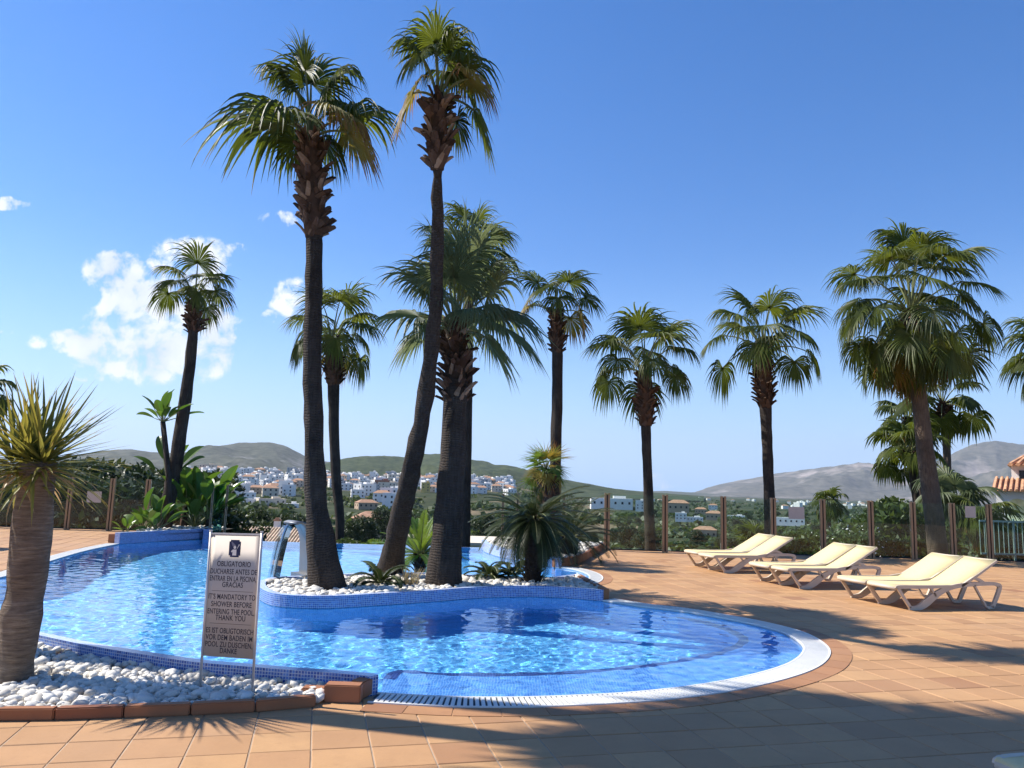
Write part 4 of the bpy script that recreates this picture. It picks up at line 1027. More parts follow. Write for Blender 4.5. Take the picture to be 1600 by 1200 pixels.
for i in range(N):
    q = i * 4; fs += [(q, q + 4, q + 5, q + 1), (q + 2, q + 3, q + 7, q + 6), (q + 1, q + 5, q + 7, q + 3), (q, q + 2, q + 6, q + 4)]
fs += [(0, 1, 3, 2), (N * 4, N * 4 + 2, N * 4 + 3, N * 4 + 1)]
m.add(vs, fs); panel = m.build('panel', M_SIGN, t, True)
m = MB(); m.box((0, 0, z1 + .004), (W - .01, .012, .012)); m.build('top_bar', M_POLE, t)
def text(s_, zc, size, sx=.78):
    cu = bpy.data.curves.new('lettering', 'FONT'); cu.body = s_; cu.size = size; cu.align_x = 'CENTER'; cu.extrude = .0004; cu.offset = .0005; cu.space_character = 1.06
    to = bpy.data.objects.new('tmp', cu); COL.objects.link(to); dg = bpy.context.evaluated_depsgraph_get(); me = bpy.data.meshes.new_from_object(to.evaluated_get(dg)); bpy.data.objects.remove(to)
    me.materials.clear(); me.materials.append(M_INK)
    ob = obj('lettering', me, panel, (0, -.0026, zc), (R(90), 0, 0)); w = me.vertices and max(abs(v.co.x) for v in me.vertices) * 2
    k_ = min(sx, (W - .04) / w); ob.scale = (k_, 1.0, 1)
pz = lambda py: z1 - (py - 845) * ks         # measured down the panel
lines = [('OBLIGATORIO', 893), ('DUCHARSE ANTES DE', 904.5), ('ENTRAR EN LA PISCINA,', 915), ('GRACIAS', 924), ("IT'S MANDATORY TO", 942), ('SHOWER BEFORE', 953), ('ENTERING THE POOL,', 964), ('THANK YOU', 973), ('ES IST OBLIGTORISCH', 992), ('VOR DEM BADEN IM', 1002), ('POOL ZU DUSCHEN,', 1012), ('DANKE', 1021)]
for s_, py in lines: text(s_, pz(py), 11.0 * ks)
for py in (930, 978):
    m = MB(); m.box((0, -.0024, pz(py)), (W * .80, .001, .0022)); m.build('rule_line', M_INK, panel)
bm = bmesh.new(); bmesh.ops.create_cube(bm, size=1); bmesh.ops.scale(bm, vec=(20 * ks, .003, 26 * ks), verts=bm.verts)
bmesh.ops.bevel(bm, geom=[e for e in bm.edges if abs(e.verts[0].co.y - e.verts[1].co.y) > .001], offset=2.4 * ks, segments=4, affect='EDGES')
me = bpy.data.meshes.new('pictogram'); bm.to_mesh(me); bm.free(); me.materials.append(M_NAVY); pic = obj('pictogram', me, panel, (0, -.0032, pz(866)))
m = MB(); u_ = ks
def fig(poly, y): m.add([(x * u_, y, z * u_) for x, z in poly], [tuple(range(len(poly)))])
fig([(math.cos(w) * 2.3 + .3, math.sin(w) * 2.5 + 1.8) for w in np.linspace(0, 2 * math.pi, 15)[:-1]], -.003)
fig([(-3.5, -10.5), (3.6, -10.5), (3.4, -1.5), (-3, -1.5)], -.003); fig([(2.5, -3.6), (3.6, -1.6), (8.6, 5.6), (7.4, 6.8)], -.0032); fig([(-3, -1.6), (-6, -4.2), (-4.6, -6.2), (-2.6, -4.5)], -.0032)
m.build('figure', M_SIGNW, pic)
m = MB(); m.add([(x * u_, -.003, z * u_) for x, z in [(-6.4, 9.6), (-4.8, 10.4), (2.0, 4.6), (-3.4, 3.0)]], [(0, 1, 2, 3)]); m.build('shower_spray', mat_simple('spray_grey', (.18, .18, .24), .7), pic)

# ------------------------------------------------------------------ glass fences
def fence(label, pts, h, breaks=(), post_w=.055, gap=.035, notes=(), glass=None):
    t = thing('glass_fence', label, 'fence'); n = len(pts)
    for i, p in enumerate(pts):
        d = (Vector(pts[min(i + 1, n - 1)]) - Vector(pts[max(i - 1, 0)])).normalized(); rz = math.atan2(d.y, d.x)
        m = MB()
        m.box((p[0] - d.x * (post_w + gap) / 2, p[1] - d.y * (post_w + gap) / 2, h / 2), (post_w, .07, h), rz)
        po = m.build('post', M_BRONZE, t)
        m = MB(); m.box((p[0] + d.x * (post_w + gap) / 2, p[1] + d.y * (post_w + gap) / 2, h / 2), (post_w, .07, h), rz); m.build('post', M_BRONZE, t)
        m = MB(); m.box((p[0], p[1], h / 2 - .01), (gap, .03, h - .04), rz); m.build('gap_strip', M_BLACK, t)  # black strip filling the dark gap between the paired uprights
    for i in range(n - 1):
        if i in breaks: continue
        a, b = Vector(pts[i]), Vector(pts[i + 1]); d = (b - a); L = d.length; d.normalize(); c = (a + b) / 2; rz = math.atan2(d.y, d.x)
        m = MB(); m.box((c.x, c.y, h / 2 + .02), (L - .15, .010, h - .10), rz); pn = m.build('glass_panel', glass or M_GLASS, t)
        m = MB(); m.box((c.x, c.y, .035), (L - .15, .03, .03), rz); m.build('bottom_rail', M_BLACK, t)
        for (k, fx, fz, w, hh) in notes:
            if k == i: q = a + d * L * fx; m = MB(); m.box((q.x, q.y - .012, fz), (w, .004, hh), rz); m.build('notice', M_PAPER, pn)
    return t
xs = [at(px, 868, 20.55).x for px in (948, 1039.5, 1131.5, 1210, 1288, 1363.5, 1430, 1492, 1550)]
xs += [xs[-1] + 1.05, xs[-1] + 2.4, xs[-1] + 3.9]
FH = 1.5
fence('long glass fence with bronze posts behind the row of loungers', [(x, 20.6) for x in xs], FH, notes=[(3, .47, 1.12, .42, .32), (7, .5, 1.28, .28, .30)])
fence('short glass fence closing the back of the cycad bed', [(-.15, 21.15), (.25, 21.15), (1.5, 21.0)], 1.42, post_w=.02, gap=.02)
xl = [at(px, 828, 22.6).x for px in (-170, -70, 25, 104, 170, 226, 285)]
fence('glass fence with bronze posts on the terrace beyond the dragon tree', [(x, 22.6) for x in xl], 1.5, notes=[(3, .58, .95, .42, .32)])
a = at(333, 830, 21.2); fence('narrow green glass screen at the end of the blue planter', [(a.x, 20.95), (a.x + .32, 21.15)], 1.42, post_w=.02, gap=.015, glass=M_GLASS_T)

# ------------------------------------------------------------------ loungers
def lounger_parts():
    parts = []; Wd = .68; hw = Wd / 2
    # x along the length: 0 foot end .. 1.95 head end; side frames at y = +-hw
    def bar(pts, w, th, name, mat):   # flat bar path in xz at given y
        pass
    for s_ in (-1, 1):
        y = s_ * (hw - .02)
        m = MB()
        def flatbar(pts, ws, th=.035):
            P = [Vector((a, y, b)) for a, b in pts]; vs = []
            for i, p in enumerate(P):
                tt = (P[min(i + 1, len(P) - 1)] - P[max(i - 1, 0)]).normalized(); nn = Vector((-tt.z, 0, tt.x)) * ws[i] / 2
                vs += [p - nn - Vector((0, th / 2, 0)), p - nn + Vector((0, th / 2, 0)), p + nn + Vector((0, th / 2, 0)), p + nn - Vector((0, th / 2, 0))]
            fs = []
            for i in range(len(P) - 1):
                for c in range(4): fs.append((i * 4 + c, i * 4 + (c + 1) % 4, i * 4 + 4 + (c + 1) % 4, i * 4 + 4 + c))
            fs += [(3, 2, 1, 0), tuple(4 * (len(P) - 1) + c for c in range(4))]; m.add(vs, fs)
        def sm(pts, ws, n=4):
            q = smooth([Vector((a, b, w)) for (a, b), w in zip(pts, ws)], n); return [(v.x, v.y) for v in q], [v.z for v in q]
        flatbar([(.03, .33), (.12, .20), (.24, .035)], [.045, .042, .05]); 
        parts.append(('front_strut', m, M_LFRAME)); m = MB()
        p, w = sm([(.22, .025), (.38, .03), (.52, .10), (.70, .22), (.90, .31), (1.15, .365), (1.45, .385), (1.75, .39), (1.86, .375), (1.90, .33), (1.80, .12), (1.74, .02)], [.05, .08, .115, .10, .075, .065, .06, .055, .06, .065, .06, .055])
        flatbar(p, w); parts.append(('arm_rail', m, M_LFRAME)); m = MB()
        flatbar([(1.42, .37), (1.52, .20), (1.62, .04), (1.66, .02), (1.76, .02)], [.03, .028, .03, .04, .04]); parts.append(('rear_strut', m, M_LFRAME)); m = MB()
        p, w = sm([(.0, .325), (.06, .345), (.5, .345), (1.18, .35)], [.05, .055, .05, .045]); flatbar(p, w, .04); parts.append(('seat_rail', m, M_LFRAME)); m = MB()
        flatbar([(1.17, .35), (1.50, .53), (1.87, .75)], [.04, .038, .034], .035); parts.append(('back_rail', m, M_LFRAME)); m = MB()
        flatbar([(.62, .33), (.70, .20)], [.03, .03]); parts.append(('brace', m, M_LFRAME))
        m = MB(); flatbar([(1.40, .49), (1.52, .45), (1.64, .39)], [.03, .05, .03], .03); parts.append(('hinge_prop', m, M_LFRAME))
    m = MB(); m.tube([(.0, -hw + .02, .325), (.0, hw - .02, .325)], .03, 8); parts.append(('foot_bar', m, M_LFRAME))
    m = MB(); m.tube([(1.86, -hw + .03, .75), (1.86, hw - .03, .75)], .016, 8); parts.append(('head_bar', m, M_LFRAME))
    m = MB(); m.box((1.62, 0, .37), (.05, Wd - .08, .03)); parts.append(('cross_bar', m, M_LFRAME))
    pts = smooth([Vector(p) for p in ((-.02, .345), (.05, .372), (.55, .358), (1.05, .362), (1.18, .385), (1.36, .475), (1.87, .775))], 3); m = MB(); vs = []
    for p in pts: vs += [(p.x, -hw + .015, p.y), (p.x, 0, p.y - .012), (p.x, hw - .015, p.y), (p.x, -hw + .015, p.y - .006), (p.x, 0, p.y - .018), (p.x, hw - .015, p.y - .006)]
    fs = []
    for i in range(len(pts) - 1):
        a = i * 6; fs += [(a, a + 6, a + 7, a + 1), (a + 1, a + 7, a + 8, a + 2), (a + 3, a + 4, a + 10, a + 9), (a + 4, a + 5, a + 11, a + 10), (a, a + 3, a + 9, a + 6), (a + 2, a + 8, a + 11, a + 5)]
    e = (len(pts) - 1) * 6; fs += [(0, 1, 4, 3), (1, 2, 5, 4), (e, e + 3, e + 4, e + 1), (e + 1, e + 4, e + 5, e + 2)]
    m.add([Vector(v) for v in vs], fs); parts.append(('sling', m, M_SLING))
    return [(n, m.mesh(n, mt, n in ('sling', 'foot_bar')), mt) for n, m, mt in parts]
LP = lounger_parts()
def lounger(label, loc, rz, group=None):
    t = thing('sun_lounger', label, 'sun lounger', loc, rz, group)
    t.scale = (.96, .96, .93)
    for n, me, mt in LP: obj(n, me, t)
    return t
LA = R(14)
ld = Vector((math.cos(LA), math.sin(LA))); lw = Vector((-ld.y, ld.x))
labs = ['cream sun lounger standing farthest from the fence, first of the row along the terrace', 'cream sun lounger, second of the row counting from the end farthest from the fence', 'cream sun lounger, third of the row, the front one of the middle pair',
        'cream sun lounger, fourth of the row, the back one of the middle pair', 'cream sun lounger, fifth of the row, sunlit one of the pair by the fence', 'cream sun lounger next to the fence with a shadow across its backrest']
for lab, (px, py) in zip(labs, [(1375, 943), (1331, 934), (1218, 913), (1190, 907.5), (1109, 890), (1086, 884)]):
    g = gp(px, py).xy; p = g - ld * .24 - lw * .32
    lounger(lab, (p.x, p.y, .006), LA)
g = gp(1562, 1186, .34).xy; p = g - lw * .3; lounger('cream sun lounger in front of the row with only its foot corner showing', (p.x, p.y, .006), LA)
g = at(-34, 858, 16.5); lounger('sun lounger on the terrace half hidden behind the dragon tree', (g.x - 1.6, 16.3, .006), R(4))
#@@PART3
# ------------------------------------------------------------------ terrain
def az_of(px): d = ray(px, 760); return math.atan2(d.x, d.y)
RT = [0, 22, 40, 70, 120, 200, 350, 500, 800, 1100, 2000, 4000, 14000]
ZL = [-3.5, -3.6, -6.2, -7.5, -9.5, -11.0, -12.0, -9.0, -1.0, 8.0, -2, -18, -25]
ZR = [-3.5, -3.6, -5.5, -7.5, -9.5, -11.5, -12.5, -13.5, -14.5, -15.5, -19, -24, -30]
A0, A1 = az_of(770), az_of(930)
def ground_z(x, y):
    r_ = math.hypot(x, y); a = math.atan2(x, y); k = min(1, max(0, (a - A0) / (A1 - A0))); k = k * k * (3 - 2 * k)
    z = (1 - k) * np.interp(r_, RT, ZL) + k * np.interp(r_, RT, ZR)
    n = mnoise.fractal(Vector((x * .012, y * .012, 3)), 1, 2, 4)
    z += n * min(2.2, r_ * .009)
    if k > .1 and 45 < r_ < 420:
        st = 1.15; q = z / st + .25 * mnoise.noise(Vector((x * .01, y * .01, 9))); fl = math.floor(q); fr = q - fl
        e = min(1, max(0, (fr - .42) / .16)); z = z * (1 - .8 * k) + .8 * k * st * (fl + e)
    return z
mb = MB(); NA = 300; radii = [8] + list(np.geomspace(20, 600, 150)) + list(np.geomspace(620, 15000, 46)); vs = []
for rr_ in radii:
    for i in range(NA + 1):
        a = R(-100) + R(200) * i / NA; x, y = rr_ * math.sin(a), rr_ * math.cos(a); vs.append((x, y, ground_z(x, y)))
fs = [(j * (NA + 1) + i, j * (NA + 1) + i + 1, (j + 1) * (NA + 1) + i + 1, (j + 1) * (NA + 1) + i) for j in range(len(radii) - 1) for i in range(NA)]
mb.add(vs, [f[::-1] for f in fs])
def mat_terrain():
    t = NT('valley_ground'); g = t.N('ShaderNodeNewGeometry'); pos = g.outputs['Position']
    n1 = t.noise(.018, 6, .6, pos); n2 = t.noise(.12, 5, .65, pos); n3 = t.noise(.9, 4, .6, pos)
    veg = t.ramp(n2, (.3, (.016, .026, .010)), (.55, (.040, .050, .020)), (.75, (.095, .095, .045)))
    dry = t.ramp(n3, (.3, (.13, .10, .06)), (.7, (.26, .20, .13)))
    c = t.mix(t.math('MULTIPLY', t.math('SUBTRACT', n1, .53, True), 7, True), veg, dry)
    sp = t.N('ShaderNodeSeparateXYZ'); t.l.new(g.outputs['Normal'], sp.inputs[0])
    st = t.math('MULTIPLY', t.math('SUBTRACT', .97, sp.outputs[2], True), 18, True)
    c = t.mix(t.math('MULTIPLY', st, .6), c, (.24, .21, .17))
    return t.fin(t.pbr(c, .95, 0, .1))
terr = tag(mb.build('valley_ground', mat_terrain(), None, True), kind='structure')
m = MB(); m.add([(-30000, -30000, -34), (30000, -30000, -34), (30000, 30000, -34), (-30000, 30000, -34)], [(0, 1, 2, 3)])
tag(m.build('plain', mat_simple('plain', (.07, .08, .04), .95, var=.3, scale=.01)), kind='structure')

def mat_hill(name, v1, v2, rock, cliff, rock_amt, scale):
    t = NT(name); g = t.N('ShaderNodeNewGeometry'); pos = g.outputs['Position']; sp = t.N('ShaderNodeSeparateXYZ'); t.l.new(g.outputs['Normal'], sp.inputs[0])
    n1 = t.noise(.004 * scale, 7, .65, pos); n2 = t.noise(.03 * scale, 5, .65, pos)
    c = t.ramp(n2, (.35, v1), (.65, v2))
    f = t.math('MULTIPLY', t.math('SUBTRACT', t.math('ADD', n1, t.math('MULTIPLY', t.math('SUBTRACT', .9, sp.outputs[2]), .55)), 1.0 - rock_amt), 6, True)
    c = t.mix(f, c, rock)
    f2 = t.math('MULTIPLY', t.math('SUBTRACT', t.math('SUBTRACT', .80, sp.outputs[2]), t.math('MULTIPLY', n2, .25)), 6, True)
    c = t.mix(f2, c, cliff)
    return t.fin(t.pbr(c, .95, 0, .1))
def hill(name, prof, r0, w_in, w_out, mat, rough, freq, seed, zb=-25, na=420, nr=34, ext=None):
    az = []; el = []
    for (x, y) in prof:
        d = ray(x, y); az.append(math.atan2(d.x, d.y)); el.append(d.z / math.hypot(d.x, d.y))
    a0, a1 = az[0], az[-1]; mb = MB(); vs = []
    for j in range(nr + 1):
        q = j / nr
        for i in range(na + 1):
            a = a0 + (a1 - a0) * i / na; h = EYE + np.interp(a, az, el) * r0
            s_ = q * 1.6 if q < .625 else 1 - (q - .625) * 1.2; s_ = min(1, s_)
            rr_ = r0 - w_in * (1 - q / .625) if q < .625 else r0 + w_out * (q - .625) / .375
            x, y = rr_ * math.sin(a), rr_ * math.cos(a)
            e = s_ ** 1.25; nn = mnoise.ridged_multi_fractal(Vector((x * freq, y * freq, seed)), 1.0, 2.1, 6, 1.0, 2.0) - 1.0
            n2 = mnoise.fractal(Vector((x * freq * 4, y * freq * 4, seed)), 1, 2, 4)
            pk = 1 - abs(s_ - .5) * 1.4
            z = zb + (h - zb) * e + (nn * rough * max(0, pk) * min(1, s_ * 5) + n2 * rough * .10 * min(1, s_ * 5)) * min(1, (h - zb) / max(80, rough * 1.6))
            vs.append((x, y, z))
    fs = [(j * (na + 1) + i, (j + 1) * (na + 1) + i, (j + 1) * (na + 1) + i + 1, j * (na + 1) + i + 1) for j in range(nr) for i in range(na)]
    mb.add(vs, [f[::-1] for f in fs]); return tag(mb.build(name, mat, None, True), kind='structure')
hill('hill', [(-900, 735), (-500, 700), (-200, 715), (0, 722), (100, 716), (170, 706), (205, 703), (255, 706), (290, 706), (330, 701), (385, 698), (420, 699), (450, 704), (475, 716), (520, 724), (580, 735), (660, 752), (760, 765)], 3800, 1300, 900,
     mat_hill('hill_scrub', (.035, .045, .030), (.11, .11, .08), (.30, .28, .26), (.36, .34, .32), .47, 1.0), 110, .0011, 3, -20)
hill('hill', [(430, 758), (470, 742), (510, 728), (545, 718), (575, 712), (610, 711), (650, 713), (690, 710), (715, 713), (735, 719), (770, 728), (800, 732), (830, 737), (870, 744), (920, 755), (960, 763), (1010, 769), (1100, 776)], 2300, 900, 600,
     mat_hill('hill_pine', (.018, .032, .012), (.065, .08, .032), (.24, .19, .14), (.28, .24, .19), .36, 1.6), 60, .0018, 8, -14)
hill('mountain', [(960, 775), (1040, 770), (1085, 769), (1105, 763), (1135, 755), (1180, 748), (1215, 743), (1255, 739), (1290, 732), (1325, 727), (1350, 724), (1372, 726), (1400, 737), (1440, 731), (1475, 716), (1500, 706), (1530, 697), (1555, 692), (1580, 697), (1620, 703), (1700, 715), (1900, 735), (2300, 745)], 8200, 2600, 1800,
     mat_hill('mountain_limestone', (.055, .06, .048), (.14, .13, .105), (.36, .31, .28), (.50, .38, .30), .50, .5), 330, .00055, 14, -30)
hill('hill', [(960, 771), (1000, 768), (1040, 767), (1075, 769), (1120, 772), (1200, 774)], 6500, 500, 500, mat_hill('hill_far', (.05, .06, .04), (.08, .09, .06), (.2, .2, .18), (.3, .3, .28), .3, 1), 20, .001, 4, -30, 80, 16)

# ------------------------------------------------------------------ trees and shrubs
def leaf_mass(blobs, n, size, seed, flat_=.0):
    rs = np.random.RandomState(seed); m = MB(); B = np.array(blobs, float); vol = B[:, 3] * B[:, 4] * B[:, 5]; ch = rs.choice(len(B), n, p=vol / vol.sum())
    d = nrm(rs.normal(size=(n, 3))); rr_ = rs.uniform(.45, 1.05, n) ** .5; C = B[ch, :3] + d * rr_[:, None] * B[ch, 3:6]
    a = nrm(rs.normal(size=(n, 3)) + d * .3); b = nrm(np.cross(a, nrm(rs.normal(size=(n, 3))))); s_ = size * rs.uniform(.6, 1.4, n)
    V = np.stack([C - a * s_[:, None], C - b * s_[:, None] * .45, C + a * s_[:, None], C + b * s_[:, None] * .45], 1)
    m.v = [tuple(v) for v in V.reshape(-1, 3).tolist()]; m.f = [(4 * i, 4 * i + 1, 4 * i + 2, 4 * i + 3) for i in range(n)]; m.mi = [0] * n; m.uv = [None] * n
    return m
def blobs(rs, n, rx, rz, z0, s_):
    out = []
    for i in range(n):
        a = rs.uniform(0, 6.28); q = math.sqrt(rs.random()); h = rs.uniform(0, 1); w = math.sin(math.pi * (.18 + .75 * h)); r_ = s_ * rs.uniform(.7, 1.25)
        out.append((math.cos(a) * rx * q * w, math.sin(a) * rx * q * w, z0 + h * rz, r_, r_, r_ * .75))
    return out
rs = random.Random(77)
pine_v = [leaf_mass(blobs(rs, 30, 2.2, 4.2, 2.6, .95), 5200, .17, k).mesh('crown', M_PINE) for k in range(3)]
ptrunk = MB(); ptrunk.tube([(0, 0, -1), (.1, 0, 2), (0, .1, 4.5), (.1, 0, 6)], [.22, .17, .12, .05], 7, uvs=True)
for a_ in range(5): ptrunk.tube([(0, 0, 2.6 + a_ * .5), (math.cos(a_ * 2.4) * 1.2, math.sin(a_ * 2.4) * 1.2, 3.6 + a_ * .6)], [.06, .02], 5, uvs=True)
ptrunk = ptrunk.mesh('trunk', M_TRUNK, True)
bush_v = {k: [leaf_mass(blobs(rs, 16, .75, .95, .35, .42), nl, sz, 20 + q).mesh('crown', mt) for q in range(2)] for k, mt, nl, sz in (('dark', M_BUSH, 3200, .075), ('ole', M_BUSH2, 3000, .07), ('lime', M_BUSH3, 2600, .06))}
flow = leaf_mass(blobs(random.Random(5), 16, .8, 1.0, .4, .45), 260, .035, 71).mesh('flower_cluster', M_FLOWER)
bstem = MB()
for a_ in range(6): bstem.tube([(0, 0, -.6), (math.cos(a_) * .2, math.sin(a_) * .2, .3), (math.cos(a_) * .45, math.sin(a_) * .45, .9)], [.03, .022, .01], 5, uvs=True)
bstem = bstem.mesh('stem', M_TRUNK, True)
def tree(label, x, y, z, s_, seed, group=None, name='pine_tree', me=None, tr=None, cat='tree', sz=None, flowers=False):
    rs = random.Random(seed); t = thing(name, label, cat, (x, y, z), rs.uniform(0, 6.28), group); t.scale = (s_, s_, s_ * (sz or 1))
    obj('crown', me or rs.choice(pine_v), t); obj('trunk' if cat == 'tree' else 'stem', tr or ptrunk, t)
    if flowers: tag(obj('flower_cluster', flow, t), kind='stuff')
    return t
g = 'dark pines behind the far glass fence'
for i, (px, topy, Y, w) in enumerate([(-60, 742, 32, 1.1), (20, 745, 36, 1.1), (75, 748, 29, 1.0), (110, 738, 33, 1.15), (150, 733, 38, 1.2), (190, 731, 33, 1.1), (232, 735, 37, 1.2), (275, 745, 31, 1.0), (318, 756, 34, 1.0), (130, 768, 26, .9), (205, 770, 26, .9), (60, 775, 25.5, .9), (265, 778, 26, .85), (-110, 735, 34, 1.2), (15, 778, 26, .9), (330, 790, 27, .75)]):
    p = at(px, topy, Y); h = 6.7 * w; tree('low dark pine pressed up against the glass fence beyond the dragon tree' if Y < 28 else 'tall dark pine rising above the glass fence beyond the dragon tree', p.x, p.y, p.z - h, w, i + 3, g)
for i, px in enumerate((-20, 45, 98, 138, 176, 214, 250, 290, 322)):
    p = at(px, 790 + (i % 3) * 9, 24.2 + (i % 2) * .8); tree('dark shrub filling the gap under the pines just outside the far glass fence', p.x, p.y, p.z - 1.9 * 1.15, 1.15, i + 300, 'shrubs under the pines', 'shrub', bush_v['dark'][i % 2], bstem, 'shrub')
g = 'trees below the spill edge'
for i, (px, topy, Y, w) in enumerate([(370, 797, 70, .8), (405, 793, 76, .85), (440, 799, 68, .8), (463, 795, 80, .85), (350, 788, 90, 1), (570, 800, 110, 1.0), (640, 795, 130, 1), (600, 790, 150, 1.1), (655, 805, 90, .8), (760, 800, 120, 1), (780, 812, 80, .7), (550, 812, 75, .6)]):
    p = at(px, topy, Y); h = 7.4 * w; tree('rounded green tree just behind the chimneys of the pantile roof' if px < 480 else ('rounded green tree beyond the cycad bed on the slope below the spill edge' if px > 700 else 'rounded green tree on the slope between the island palms and the town'), p.x, p.y, p.z - h, w, i + 60, g)
sh = [('dark', 'dark clipped shrub behind the fence notice', 1262, 812, 23.2, 1.15), ('dark', 'brownish shrub spreading beside the fence notice', 1235, 826, 23.5, .95), ('lime', 'bright green low shrub at the foot of the fence notice', 1268, 846, 22.4, .62),
      ('ole', 'oleander with white flowers beside the small distant palm', 1318, 812, 23.0, 1.1), ('ole', 'oleander with white flowers against the tall dark shrub', 1352, 822, 22.6, .95), ('dark', 'tall dark shrub in front of the half hidden palm', 1398, 764, 23.6, 1.75), ('dark', 'dark shrub at the foot of the tall dark shrub', 1375, 815, 22.6, 1.1),
      ('dark', 'dark shrub below the trunk of the broad dense palm', 1428, 820, 22.8, 1.1), ('lime', 'pale green low shrub outside the fence by the farthest loungers', 1140, 846, 22.6, .6), ('lime', 'pale green low shrub outside the fence nearest the cycad bed', 1100, 853, 22.4, .5),
      ('lime', 'lime green bush just below the spill edge between two palms', 590, 832, 22.8, .75), ('dark', 'dark shrub below the spill edge beside the thin palm trunk', 545, 835, 24, .7), ('dark', 'dark shrub by the villa under the hanging fronds', 1580, 800, 25.5, 1.2)]
for i, (k, lab, px, topy, Y, s_) in enumerate(sh):
    p = at(px, topy, Y); tree(lab, p.x, p.y, p.z - 1.72 * s_, s_, i + 90, None, 'shrub', bush_v[k][i % 2], bstem, 'shrub', 1.0, k == 'ole')
# valley trees
rs = random.Random(9); g = 'trees scattered over the valley'
cnt = 0
while cnt < 110:
    px = rs.uniform(800, 1620) if cnt < 60 else rs.uniform(930, 1420); r_ = math.exp(rs.uniform(math.log(110), math.log(620))); a = az_of(px); x, y = r_ * math.sin(a), r_ * math.cos(a)
    tree('small rounded tree standing among the fields and houses of the valley', x, y, ground_z(x, y) - .8, rs.uniform(.45, .85), cnt + 200, g, 'valley_tree'); cnt += 1
# scrub that reads as one mass
def scrub():
    rs = np.random.RandomState(4); n = 13000; m = MB(); V = []; Fc = []
    px = rs.uniform(-100, 1700, n); r_ = np.exp(rs.uniform(math.log(26), math.log(1700), n))
    for i in range(n):
        a = az_of(px[i]); x, y = r_[i] * math.sin(a), r_[i] * math.cos(a)
        if mnoise.noise(Vector((x * .02, y * .02, 1))) < -.12: continue
        z = ground_z(x, y); s_ = min(2.4, .45 + r_[i] * .006) * rs.uniform(.5, 1.3)
        if r_[i] > 480 and px[i] < 830 and rs.rand() < .65: continue
        c = np.array([x, y, z + s_ * .4]); d = nrm(rs.normal(size=(9, 3))); b = nrm(np.cross(d, rs.normal(size=(9, 3))))
        C = c + d * s_ * np.array([.9, .9, .5]); w = s_ * .55
        q = np.stack([C - b * w, C - np.cross(b, d) * w, C + b * w, C + np.cross(b, d) * w], 1)
        V.append(q.reshape(-1, 3))
    V = np.concatenate(V); k = len(V) // 4; m.v = V.tolist(); m.f = [(4 * i, 4 * i + 1, 4 * i + 2, 4 * i + 3) for i in range(k)]; m.mi = [0] * k; m.uv = [None] * k
    tag(m.build('valley_scrub', M_BUSH), 'low green scrub covering the valley slopes', 'scrub', kind='stuff')
scrub()

# ------------------------------------------------------------------ buildings
WALLC = {'white': (.80, .77, .72), 'cream': (.62, .54, .42), 'tan': (.46, .33, .22), 'brick': (.34, .15, .09), 'yellow': (.60, .43, .13), 'grey': (.48, .47, .46)}
MW = {k: mat_simple('wall_' + k, c, .9, var=.06, scale=.5) for k, c in WALLC.items()}
def mat_roof():
    t = NT('roof_tile'); pos = t.N('ShaderNodeNewGeometry').outputs['Position']; n = t.noise(1.5, 5, .7, pos)
    return t.fin(t.pbr(t.ramp(n, (.3, (.24, .12, .065)), (.7, (.44, .26, .16))), .9))
M_ROOF = mat_roof(); M_PANE = mat_simple('window_dark', (.02, .022, .026), .2)
def house_mesh(w, d, h, kind, rng):
    wall = MB(); wall.box((0, 0, h / 2 - 1), (w, d, h + 2)); roof = MB()
    if kind == 'flat':
        for (cx, cy, bx, by) in ((0, -d / 2 + .12, w - .5, .22), (0, d / 2 - .12, w - .5, .22), (-w / 2 + .12, 0, .22, d), (w / 2 - .12, 0, .22, d)): roof.box((cx, cy, h + .25), (bx, by, .5))
        roof.box((w * .2, d * .1, h + .9), (w * .3, d * .35, 1.8))
    else:
        o = .35; rh = min(w, d) * .22
        roof.add([(-w / 2 - o, -d / 2 - o, h), (w / 2 + o, -d / 2 - o, h), (w / 2 + o, d / 2 + o, h), (-w / 2 - o, d / 2 + o, h), (-w / 4, 0, h + rh), (w / 4, 0, h + rh)], [(0, 1, 5, 4), (1, 2, 5), (2, 3, 4, 5), (3, 0, 4), (3, 2, 1, 0)])
    win = MB(); ns = max(1, int(h / 2.8)); nw = max(2, int(w / 3.2))
    for f in range(ns):
        for i in range(nw):
            if rng.random() < .15: continue
            win.box((-w / 2 + (i + .5) * w / nw, -d / 2, 1.5 + f * 2.8), (1.1, .12, 1.3))
    nd = max(1, int(d / 3.5))
    for f in range(ns):
        for i in range(nd): win.box((-w / 2, -d / 2 + (i + .5) * d / nd, 1.5 + f * 2.8), (.12, 1.0, 1.3))
    return wall, roof, win
rng = random.Random(21); HV = []
for (w, d, h, kd, c) in [(11, 9, 6.2, 'flat', 'white'), (15, 10, 8.8, 'flat', 'white'), (9, 8, 8.8, 'flat', 'white'), (12, 9, 6, 'hip', 'white'), (10, 8, 5.6, 'hip', 'cream'), (18, 11, 8.6, 'flat', 'cream'), (12, 9, 8.8, 'flat', 'grey'), (13, 9, 6, 'hip', 'tan'), (14, 10, 8.8, 'flat', 'brick'), (9, 8, 8.8, 'flat', 'yellow'), (22, 8, 3.4, 'flat', 'white'), (13, 9, 4, 'hip', 'tan')]:
    wl_, rf_, wi_ = house_mesh(w, d, h, kd, rng)
    HV.append((kd, c, wl_.mesh('wall', MW[c]), rf_.mesh('roof' if kd == 'hip' else 'parapet', M_ROOF if kd == 'hip' else MW[c]), wi_.mesh('window_set', M_PANE), w))
